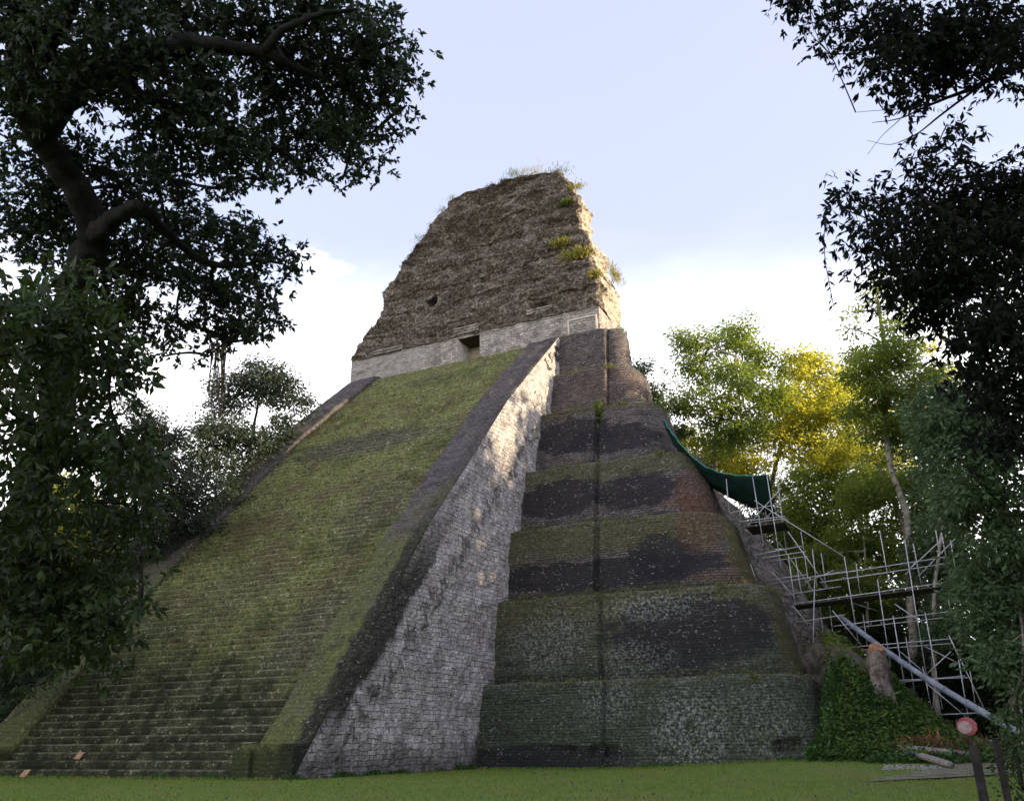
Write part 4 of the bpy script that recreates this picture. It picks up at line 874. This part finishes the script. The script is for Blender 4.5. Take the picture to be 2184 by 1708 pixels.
# ------------------------------------------------------------------ scaffold, net, chute
YF, YBk = 25.0, 27.2
def c5(x, y): return 1450+.3497*x, 938+.3497*y
POLES = [  # photo crop pixels; plane F(ront) or B(ack)
 (283,238,302,445,'F'),(357,290,370,500,'B'),(405,348,412,440,'B'),(443,222,510,640,'F'),(530,210,617,780,'F'),(500,290,528,470,'B'),(595,250,652,700,'B'),
 (808,665,836,900,'F'),(822,850,808,1445,'F'),(862,690,892,900,'B'),(1075,755,1098,930,'B'),(1003,715,1090,1240,'F'),(1218,552,1282,905,'F'),(1370,605,1502,1430,'F'),(1422,630,1472,880,'B'),
 (1560,550,1588,720,'B'),(1593,560,1626,722,'F'),(1650,610,1682,800,'B'),(1636,960,1648,1040,'B'),(1205,850,1285,1380,'F'),(1118,1070,1142,1250,'B'),(1300,1070,1382,1560,'F'),(1378,1200,1432,1540,'B'),
 (1495,1050,1602,1640,'F'),(1640,1190,1690,1300,'F'),(1700,1340,1762,1708,'F'),(1565,1410,1540,1660,'B'),(1480,1380,1540,1660,'B'),(850,1000,880,1225,'B'),(660,700,705,1010,'F'),(705,720,748,980,'B'),(760,700,792,930,'B'),(738,560,760,700,'B'),
 (430,755,475,885,'F'),(905,960,945,1270,'B'),(1770,1410,1800,1600,'B'),
 (303,445,562,400,'F'),(370,498,640,465,'F'),(412,508,640,478,'B'),(455,700,742,648,'F'),(500,720,770,680,'F'),(520,742,780,710,'B'),(540,880,1010,800,'B'),(640,945,985,893,'B'),(690,1000,1630,868,'F'),(840,832,1612,716,'F'),(860,868,1612,756,'F'),
 (720,1110,1010,1065,'F'),(940,1135,1690,1040,'F'),(1000,1152,1600,1085,'B'),(900,1275,1650,1212,'F'),(940,1292,1660,1240,'B'),(1255,1468,1770,1447,'F'),(1270,1484,1740,1437,'B'),(1550,1675,1840,1663,'F'),(500,860,780,820,'B'),(760,870,940,795,'B'),
 (410,525,620,292,'F'),(490,520,645,340,'B'),(455,370,1008,716,'F'),(660,560,905,905,'F'),(600,620,835,950,'B'),(1400,790,1650,558,'F'),(1455,832,1700,580,'B'),(1380,820,1440,740,'B'),(960,965,1200,1040,'B'),(1310,1000,1478,1112,'F'),(930,1040,1110,1255,'F'),
 (1480,1250,1712,1368,'B'),(1500,1432,1652,1290,'F'),(1190,1290,1310,1440,'B'),(1500,1480,1752,1692,'F'),(1345,1290,1500,1425,'B'),(1340,1470,1450,1580,'B'),(1640,1190,1890,1708,'F'),(690,1010,780,1120,'F'),(1180,1260,1275,1560,'B'),(560,800,700,960,'B')]
sc = empty('scaffolding', at(*c5(1250, 1500), 26)*np.array([1, 1, 0])+np.array([0, 0, 3])); tag(sc, 'galvanised tube scaffolding with a raised plank walkway beside the right flank of the pyramid', 'scaffolding')
for x0, y0, x1, y1, k in POLES:
    Y0 = YF if k == 'F' else YBk; r_ = .030
    mb = MB().tube([at(*c5(x0, y0), Y0), at(*c5(x1, y1), Y0+.06)], r_, 6); mb.build('pole', M['steel'], sc, True)
def deck(a, b, ya, yb_, n, th=.05, name='walkway_board'):
    for i in range(n):
        Y_ = ya+(yb_-ya)*(i+.5)/n; A, B = at(*c5(*a), ya), at(*c5(*b), ya); wd = (yb_-ya)/n*.92
        MB().box(0, 0, 0, 1, 1, 1)
        m_ = MB().beam((A[0], Y_, A[2]-.02*(i % 2)), (B[0], Y_, B[2]-.02*(i % 2)), wd, th); m_.build(name, M['plank'], sc)
deck((690, 1008), (1640, 886), YF+.05, YBk-.05, 7)
deck((400, 530), (640, 500), YF+.05, YBk+.3, 6); 
# short cross tubes linking front and back planes
for x, y in ((302, 445), (562, 400), (370, 498), (640, 468), (1060, 950), (1260, 920), (1430, 895), (1600, 872), (860, 868), (1230, 1115), (1330, 1240), (1480, 1230), (1360, 1462), (1560, 1455), (742, 650), (1000, 840), (1612, 718)):
    A = at(*c5(x, y), YF); MB().tube([A-[0, .15, 0], A+[0, YBk-YF+.3, 0]], .030, 6).build('crossbar', M['steel'], sc, True)
# green shade net sagging from the pyramid to the scaffold
te = [(1414,893,25),(1432,922,25),(1455,952,25),(1478,976,25),(1505,996,25),(1535,1008,25),(1570,1014,25),(1605,1015,25),(1640,1012,25)]
be = [(1420,905,28),(1440,948,28),(1466,985,28),(1492,1018,28),(1522,1040,28),(1556,1062,28),(1590,1078,28),(1625,1092,28),(1655,1108,28)]
V = []; nn = 60
for i in range(nn):
    s_ = i/(nn-1)*8; k = min(7, int(s_)); f_ = s_-k
    A = at(te[k][0], te[k][1], te[k][2])*(1-f_)+at(te[k+1][0], te[k+1][1], te[k+1][2])*f_; B = at(be[k][0], be[k][1], be[k][2])*(1-f_)+at(be[k+1][0], be[k+1][1], be[k+1][2])*f_
    for j in range(14):
        q = j/13; p_ = A*(1-q)+B*q; p_[2] -= .5*math.sin(q*math.pi); p_ = p_+.07*mn.noise(Vector((i*.35, j*.3, 0))); V.append(p_)
net = npmesh('shade_net', V, grid_faces(nn, 14), M['tarp'], None, True); md = net.modifiers.new('t', 'SOLIDIFY'); md.thickness = .02
tag(net, 'dark green shade net sagging between the pyramid and the scaffold tower', 'net')
MB().tube([V[i*14] for i in range(0, nn, 2)], .035, 5).build('hem', M['tarpedge'], net, True)
# long grey rubble chute
ch = empty('debris_chute', at(2165, 1555, 14)); tag(ch, 'long sloping grey plastic pipe running down through the scaffolding to the path', 'pipe')
A = at(1790, 1312, 26.2); B = at(2172, 1561, 13.0)
for k in range(9):
    a = A+(B-A)*(k/9+.002); b = A+(B-A)*((k+1)/9+.004); sag = lambda q: q-np.array([0, 0, .35*math.sin(np.linalg.norm(q-A)/np.linalg.norm(B-A)*math.pi)])
    r0 = .145+.01*(k % 2)
    MB().tube([sag(a), sag((a+b)/2), sag(b)], [r0, r0, r0-.008], 14).build('pipe_section', M['pipe'], ch, True)
    d_ = (B-A)/np.linalg.norm(B-A); MB().tube([sag(b)-d_*.05, sag(b)+d_*.05], .172, 14).build('joint_ring', M['pipe'], ch, True)
# cut stump on the mound
p0 = ghit(1880, 1478); p1 = at(1868, 1388, p0[1]+.3)
st = MB(); st.tube([p0-[0, 0, .8], p0, p0*.7+p1*.3, p0*.35+p1*.65, p1], [.80, .66, .50, .52, .44], 18, False, .35); stp = st.build('tree_stump', plain('stump_bark', (.06, .048, .038), (.22, .185, .15), 3., .95, 1.0), None, True)
tag(stp, 'pale leaning sawn-off tree stump on the green mound among the scaffold poles', 'stump')
MB().tube([p1-[0, 0, .10], p1+[.10, -.22, .18]], [.45, .36], 16, True, .2).build('cut_face', M['cut'], stp)

# ------------------------------------------------------------------ ground-level small things
def c6(x, y): return 1672+.2344*x, 1450+.2344*y
def plankobj(a, b, w_, h_, lab, mat='log', nm='wooden_plank', cat='plank', grp=None, lift=.06, rnd=False):
    A = ghit(*c6(*a)); B = ghit(*c6(*b)); A[2] += lift; B[2] += lift
    if rnd: o = MB().tube([A, A*.6+B*.4+[0, 0, .03], B], [h_, h_*.9, h_*.8], 8, True, .15).build(nm, M[mat], None, True)
    else: o = MB().beam(A, B, w_, h_).build(nm, M[mat])
    return tag(o, lab, cat, grp)
plankobj((1050, 690), (1700, 752), .2, .16, 'long grey log lying behind the other logs by the path', 'log', 'log', 'log', None, .34, True)
plankobj((1150, 705), (1530, 815), .2, .17, 'thick weathered log slanting forward towards the path', 'log', 'log', 'log', None, .18, True)
plankobj((930, 715), (1190, 735), .5, .10, 'short blue-grey board at the left end of the log pile', 'pipe', lift=.12)
plankobj((1200, 730), (1390, 745), .35, .08, 'narrow grey board lying flat between the two logs', 'pipe', lift=.08)
rg = np.random.RandomState(21)
def pebbles(n, rx, ry, lab, mat, nm, s0, flat=.6):
    mb = MB(); 
    for k in range(n):
        a, b = rg.rand()*2-1, rg.normal()*.45; p = ghit(*c6(rx[0]+(a+1)/2*(rx[1]-rx[0]), ry[0]+(np.clip(b, -1, 1)+1)/2*(ry[1]-ry[0])))
        s_ = s0*(.5+rg.rand()); V_ = unit(6, rg)*s_; V_[:, 2] *= flat
        q = np.array([[1, 0, 0], [-1, 0, 0], [0, 1, 0], [0, -1, 0], [0, 0, 1], [0, 0, -1]])*s_*(.7+.6*rg.rand(6, 1)); q[:, 2] *= flat
        mb.add(q+p+[0, 0, .02], [(0, 2, 4), (2, 1, 4), (1, 3, 4), (3, 0, 4), (2, 0, 5), (1, 2, 5), (3, 1, 5), (0, 3, 5)])
    return tag(mb.build(nm, M[mat]), lab, 'gravel', kind='stuff')
pebbles(420, (900, 1620), (770, 830), 'scattered white stone chips in front of the logs', 'white', 'stone_chips', .055)
pebbles(160, (1500, 1950), (560, 640), 'grey rubble scatter near the foot of the chute', 'log', 'stone_rubble', .11)
# heap of dead fronds and brush
def heap(u, v, n, R_, mat, lab, nm, cat, ln=.4, asp=.25):
    c = ghit(*c6(u, v)); r = np.random.RandomState(int(u)); C = c+r.normal(size=(n, 3))*np.array([R_, R_*.5, .0]); C[:, 2] = c[2]+np.abs(r.normal(size=n))*.22*np.exp(-((C[:, 0]-c[0])/R_)**2/2)
    return tag(leafmesh(nm, leaf_quads(C, ln*(.5+r.rand(n)), r, .0, asp), M[mat]), lab, cat)
heap(1215, 640, 700, .8, 'dead', 'pile of brown dead leaves behind the logs', 'leaf_pile', 'leaf pile')
heap(1360, 650, 420, .42, 'orange', 'clump of dry orange fronds beside the leaf pile', 'dry_fronds', 'dry fronds', .6, .12)
heap(1640, 650, 900, 1.3, 'dead', 'heap of dark cut brush left of the black posts', 'brush_pile', 'brush pile', .55, .08)
# two black posts and the round disc
def post(u0, v0, D, wd, lab):
    a = atd(u0, v0, D); g0 = float(gz(a[0], a[1])); h = a[2]-g0
    o = MB(); w2 = wd/2
    o.add([(a[0]-w2, a[1]-w2, g0-.2), (a[0]+w2, a[1]-w2, g0-.2), (a[0]+w2, a[1]+w2, g0-.2), (a[0]-w2, a[1]+w2, g0-.2), (a[0]-w2*.92, a[1]-w2*.92, a[2]), (a[0]+w2*.92, a[1]-w2*.92, a[2]), (a[0]+w2*.92, a[1]+w2*.92, a[2]), (a[0]-w2*.92, a[1]+w2*.92, a[2])],
          [(0, 3, 2, 1), (4, 5, 6, 7), (0, 1, 5, 4), (1, 2, 6, 5), (2, 3, 7, 6), (3, 0, 4, 7)])
    ob = o.build('wooden_post', M['post']); bv = ob.modifiers.new('b', 'BEVEL'); bv.width = .01; bv.segments = 2
    return tag(ob, lab, 'post'), a
p_a, A = post(2076, 1589, 13.0, .115, 'nearer square black post standing under the round red disc')
p_b, B = post(2122, 1573, 15.5, .105, 'taller black post at the right edge without a disc')
sg = MB(); sg.tube([A+[-.02, 0, 0], A+[-.03, 0, .12]], .012, 6); sgn = empty('round_sign', A); tag(sgn, 'round disc on a short stalk, faded grey face with a red rim', 'sign')
sg.build('stalk', M['post'], sgn)
cdn = A+np.array([-.03, 0, .225]); fwd = CAM-cdn; fwd[2] = 0; fwd /= np.linalg.norm(fwd); sdv = np.array([-fwd[1], fwd[0], 0])
def disc(r, o, th, n=10):
    m_ = MB(); ring_ = [sdv*math.cos(2*math.pi*(k+.5)/n)*r+np.array([0, 0, 1])*math.sin(2*math.pi*(k+.5)/n)*r*.92 for k in range(n)]
    m_.v = [tuple(cdn+fwd*o+q) for q in ring_]+[tuple(cdn+fwd*(o+th)+q*.93) for q in ring_]; m_.f = [tuple(range(n))[::-1], tuple(range(n, 2*n))]+[(k, (k+1) % n, n+(k+1) % n, n+k) for k in range(n)]; return m_
disc(.125, -.02, .03).build('rim', M['red'], sgn)
dm = disc(.088, .012, .012, 14); dm.v = [tuple(np.array(q)-sdv*.025-np.array([0, 0, .012])) for q in dm.v]; dm.build('face', M['grey'], sgn)
# notice boards resting on the lowest steps
def board(u, v, lab):
    a = atd(u, v, 30)
    # put it on the step tread that the sight line meets
    for D in np.arange(24, 48, .05):
        a = atd(u, v+6, D)
        zs_ = STEP_H*math.ceil(max(0, float(zedge(max(a[1], 0)))-(.2 if a[1] > .5 else 0))/STEP_H) if a[1] > -.3 else 0
        if a[1] > -1.2 and a[2] <= zs_+.02: break
    a = a+np.array([0, -.25, .02]); m_ = MB(); wd, h = .48, .30
    m_.add([(a[0]-wd/2, a[1]+.0, a[2]+.10), (a[0]+wd/2-.06, a[1], a[2]+.08), (a[0]+wd/2+.04, a[1]+.16, a[2]+.10+h), (a[0]-wd/2+.10, a[1]+.16, a[2]+.10+h*.9),
            (a[0]-wd/2, a[1]+.03, a[2]+.10), (a[0]+wd/2-.06, a[1]+.03, a[2]+.08), (a[0]+wd/2+.04, a[1]+.19, a[2]+.10+h), (a[0]-wd/2+.10, a[1]+.19, a[2]+.10+h*.9)],
          [(3, 2, 1, 0), (4, 5, 6, 7), (0, 1, 5, 4), (1, 2, 6, 5), (2, 3, 7, 6), (3, 0, 4, 7)])
    rt_ = empty('notice_board', a); tag(rt_, lab, 'sign'); m_.build('panel', M['board'], rt_)
    for dx in (-.18, .16):
        MB().tube([(a[0]+dx, a[1]+.02, a[2]+.16), (a[0]+dx, a[1]+.05, a[2]-.1)], .012, 5).build('leg', M['post'], rt_)
board(172, 1617, 'small tilted tan board on the third step, well to the right of the other')
board(57, 1655, 'small tilted reddish brown board on the bottom step at the left edge')

# grasses and shrubs rooted on the comb
def comb_tuft(u, v, R_, n, mat, lab, nm, cat, ln=.5, asp=.14, upw=.8, dy=-.25, back=False):
    y = YW
    for _ in range(5): P0 = at(u, v, y); y = float(yf(P0[2]))+dy
    r = np.random.RandomState(int(u*7+v)); C = P0+r.normal(size=(n, 3))*np.array([R_, .18, R_*.45]); 
    d = unit(n, r); d[:, 2] = np.abs(d[:, 2])+upw; d[:, 1] -= .25
    return tag(leafmesh(nm, leaf_quads(C, ln*(.5+.8*r.rand(n)), r, 0, asp, d), M[mat]), lab, cat)
U = lambda cx, cy: (716.5+.3125*cx, 341+.3125*cy)
comb_tuft(*U(1565, 298), .32, 260, 'tuftg', 'bright green shrub high on the right of the roof comb', 'shrub', 'shrub', .32, .5, .2)
comb_tuft(*U(1530, 575), .5, 420, 'tuft', 'taller yellow shrub halfway up the right of the roof comb', 'shrub', 'shrub', .34, .4, .6)
comb_tuft(*U(1640, 650), .75, 620, 'tuft', 'wide yellow clump on the ledge just below the taller yellow shrub', 'shrub', 'shrub', .36, .4, .4)
comb_tuft(*U(1770, 790), .35, 260, 'tuft', 'small yellow tuft near the sunlit right edge of the comb', 'shrub', 'shrub', .34, .4, .4)
comb_tuft(*U(1640, 190), .5, 260, 'tuft', 'yellow-green tuft just under the top right corner of the comb', 'grass_tuft', 'grass', .3, .3, .4)
comb_tuft(*U(1210, 112), .5, 150, 'tuftg', 'tall thin grass tuft on the left of the comb summit', 'grass_tuft', 'grass', .75, .06, 1.5, .9)
comb_tuft(*U(1330, 100), .9, 260, 'tuft', 'pale grasses along the middle of the comb summit', 'grass_tuft', 'grass', .6, .07, 1.4, .9)
comb_tuft(*U(1490, 98), .9, 420, 'tuftg', 'dense sunlit grass on the right of the comb summit', 'grass_tuft', 'grass', .42, .12, .9, .7)
comb_tuft(*U(730, 355), .4, 120, 'tuftg', 'upper thin grass tuft on the left outline of the comb', 'grass_tuft', 'grass', .5, .08, 1.2, .5)
comb_tuft(*U(570, 545), .4, 120, 'tuftg', 'lower thin grass tuft on the left outline of the comb', 'grass_tuft', 'grass', .45, .08, 1.2, .5)
comb_tuft(*U(790, 270), .4, 120, 'tuftg', 'grass tuft on the shoulder where the comb outline bends', 'grass_tuft', 'grass', .45, .08, 1.2, .5)
P0 = atx(1318, 585, -20.9); r = np.random.RandomState(5); C = P0+r.normal(size=(420, 3))*np.array([.2, .9, .3])-np.array([.35, 0, .1]); d = unit(420, r); d[:, 2] = np.abs(d[:, 2])+.9; d[:, 0] += .3
tag(leafmesh('grass_tuft', leaf_quads(C, .55*(.5+.8*r.rand(420)), r, 0, .1, d), M['tuft']), 'sunlit grass hanging on the bulge at the right end of the comb', 'grass')
g1 = at(1276, 880, 27.6); C = g1+r.normal(size=(300, 3))*np.array([.16, .15, .5]); tag(leafmesh('shrub', leaf_quads(C, .25+.1*r.rand(300), r, .2, .5), M['tuftg']), 'small green plant growing in the groove of the upper terraces', 'shrub')

# small stain: moss and dead growth hugging the comb and stair is one unbroken mat -> stuff
def mat_on(obj_pts, n, ln, asp, mat, nm, lab, seed, upz=.5, nd=(0, -1, 0)):
    r = np.random.RandomState(seed); idx = r.randint(0, len(obj_pts), n); C = obj_pts[idx]+r.normal(size=(n, 3))*.10
    d = unit(n, r)+np.array(nd)*.7; d[:, 2] += upz
    return tag(leafmesh(nm, leaf_quads(C, ln*(.4+.9*r.rand(n)), r, 0, asp, d), M[mat]), lab, 'moss' if 'moss' in nm else 'grass', kind='stuff')
M['mossy'] = leafmat('moss_fronds', (.045, .060, .02), (.22, .235, .085), (.08, .08, .02), .2, .9)
M['drygrow'] = leafmat('dry_growth', (.045, .036, .026), (.14, .115, .075), (.06, .05, .03), .2, .9)
# stairway vertices again for rooting
sv = bpy.data.objects['stairway'].data; a_ = np.empty(len(sv.vertices)*3, np.float32); sv.vertices.foreach_get('co', a_); a_ = a_.reshape(-1, 3); hi = a_[(a_[:, 2] > 3.5+2*fbm(a_, .3, 2))]
mat_on(hi, 26000, .12, .4, 'mossy', 'moss_mat', 'olive moss and short grass covering the upper steps', 31)
cv_ = caps[0].reshape(len(zs), ring, 3)[2:, :260].reshape(-1, 3); kk = vn(cv_*np.array([.5, .5, 1.6]), 1.)+.6*vn(cv_, 1.6)
mat_on(cv_[kk > .05], 26000, .22, .3, 'drygrow', 'dry_growth_mat', 'brown dry growth clinging to the ledges of the roof comb', 32, .3)
# lawn blades
r = np.random.RandomState(9); n = 150000
gx = -52+62*r.rand(n); gy = -15+36*r.rand(n); keep = (gy < np.where(gx < XS1, -.15, 16.6)) & ~((r.rand(n) < .6) & (gx > -3) & (gy > 3) & (gy < 20) & (np.abs(gy-(5+ (gx+2)*3.4)) < 2.5)); gx, gy = gx[keep], gy[keep]; n = len(gx)
C = np.stack([gx, gy, gz(gx, gy)], -1); d = unit(n, r)*.6; d[:, 2] = 1
tag(leafmesh('grass', leaf_quads(C, .05+.06*r.rand(n)+.08*((gy > 15.5) | ((gy > -.9) & (gx < XS1))), r, 0, .22, d), M['grassb']), 'short mown lawn in front of the pyramid', 'grass', kind='stuff')
# mound ground cover
n = 90000; gx = -8+11.5*r.rand(n); gy = 13.5+22*r.rand(n); h = gz(gx, gy); base_ = gz(gx, np.full(n, 14.)); pp = np.stack([gx, gy, h], -1)
cov = .9*fbm(pp, .5, 3); keep = (h > .16+.5*r.rand(n)*(gx > -3.5)) & (gx > -8) & (h-.42*(gx < -3.5) > .02) & (cov > -.22+.25*(h-3.4)); gx, gy, h = gx[keep], gy[keep], h[keep]; n = len(gx)
C = np.stack([gx, gy, h+.45*np.abs(r.normal(size=n))*.5], -1); d = unit(n, r); d[:, 2] = np.abs(d[:, 2])*.6; d[:, 1] -= .4
tag(leafmesh('ground_cover', leaf_quads(C, .16+.14*r.rand(n), r, .1, .6, d), M['ivy']), 'dense leafy ground cover on the mound right of the pyramid', 'ground cover', kind='stuff')

tv = []
for o_ in pyr.children:
    if o_.name.startswith('terrace'):
        a_ = np.empty(len(o_.data.vertices)*3, np.float32); o_.data.vertices.foreach_get('co', a_); a_ = a_.reshape(-1, 3); zt_m = a_[:, 2].max()-.12
        kf = (a_[:, 0] > XS1) & (a_[:, 1] < 36)
        tv.append(a_[kf & (np.abs(a_[:, 2]-zt_m+.25) < .35) & (fbm(a_, .7, 2) > -.1)]); 
        if zt_m < 6: q_ = a_[kf & (fbm(a_, .45, 3) > .28)]; tv.append(q_[::2])
tv = np.concatenate(tv)
mat_on(tv, 9000, .20, .35, 'mossy', 'ledge_moss_mat', 'tufts of moss and weeds along the terrace edges', 35, .6)

# taller weeds where walls meet the lawn, and fallen leaves
r = np.random.RandomState(44); n = 14000; k = r.rand(n)
gx = np.where(k < .45, -48+22.8*r.rand(n), np.where(k < .75, XS1+.12+np.abs(r.normal(size=n))*.12, XS1+20*r.rand(n)))
gy = np.where(k < .45, -.08-np.abs(r.normal(size=n))*.16, np.where(k < .75, 16.6*r.rand(n), 16.75-np.abs(r.normal(size=n))*.22))
pp = np.stack([gx, gy, gz(gx, gy)], -1); hgt = np.clip(fbm(pp, .8, 3)+.5, .05, 1.6); d = unit(n, r)*.55; d[:, 2] = 1
tag(leafmesh('weeds', leaf_quads(pp, (.08+.26*r.rand(n))*hgt, r, 0, .3, d), M['ivy']), 'ragged weeds where the stone walls meet the lawn', 'weeds', kind='stuff')
n = 240; gx = -46+48*r.rand(n); gy = -12+28*r.rand(n); keep = (gy < np.where(gx < XS1, -.3, 16.)); gx, gy = gx[keep], gy[keep]; n = len(gx)
d = unit(n, r); d[:, 2] *= .2
tag(leafmesh('fallen_leaves', leaf_quads(np.stack([gx, gy, gz(gx, gy)+.07], -1), .07+.07*r.rand(n), r, 0, .6, d), M['plank']), 'brown fallen leaves scattered over the lawn', 'leaves', kind='stuff')

n = 9000; gx = -6+8*r.rand(n); gy = 14.5+14*r.rand(n); h = gz(gx, gy); pp = np.stack([gx, gy, h], -1); keep = (fbm(pp, .8, 3) > .15) & (h > .3); pp = pp[keep]; n = len(pp)
pp[:, 2] += .1+.5*np.abs(r.normal(size=n))*.6; d = unit(n, r); d[:, 2] = np.abs(d[:, 2])*.5; d[:, 1] -= .4
tag(leafmesh('undergrowth', leaf_quads(pp, .22+.2*r.rand(n), r, .3, .3, d), M['tuftg']), 'lighter long leafed plants growing through the ground cover on the mound', 'undergrowth', kind='stuff')
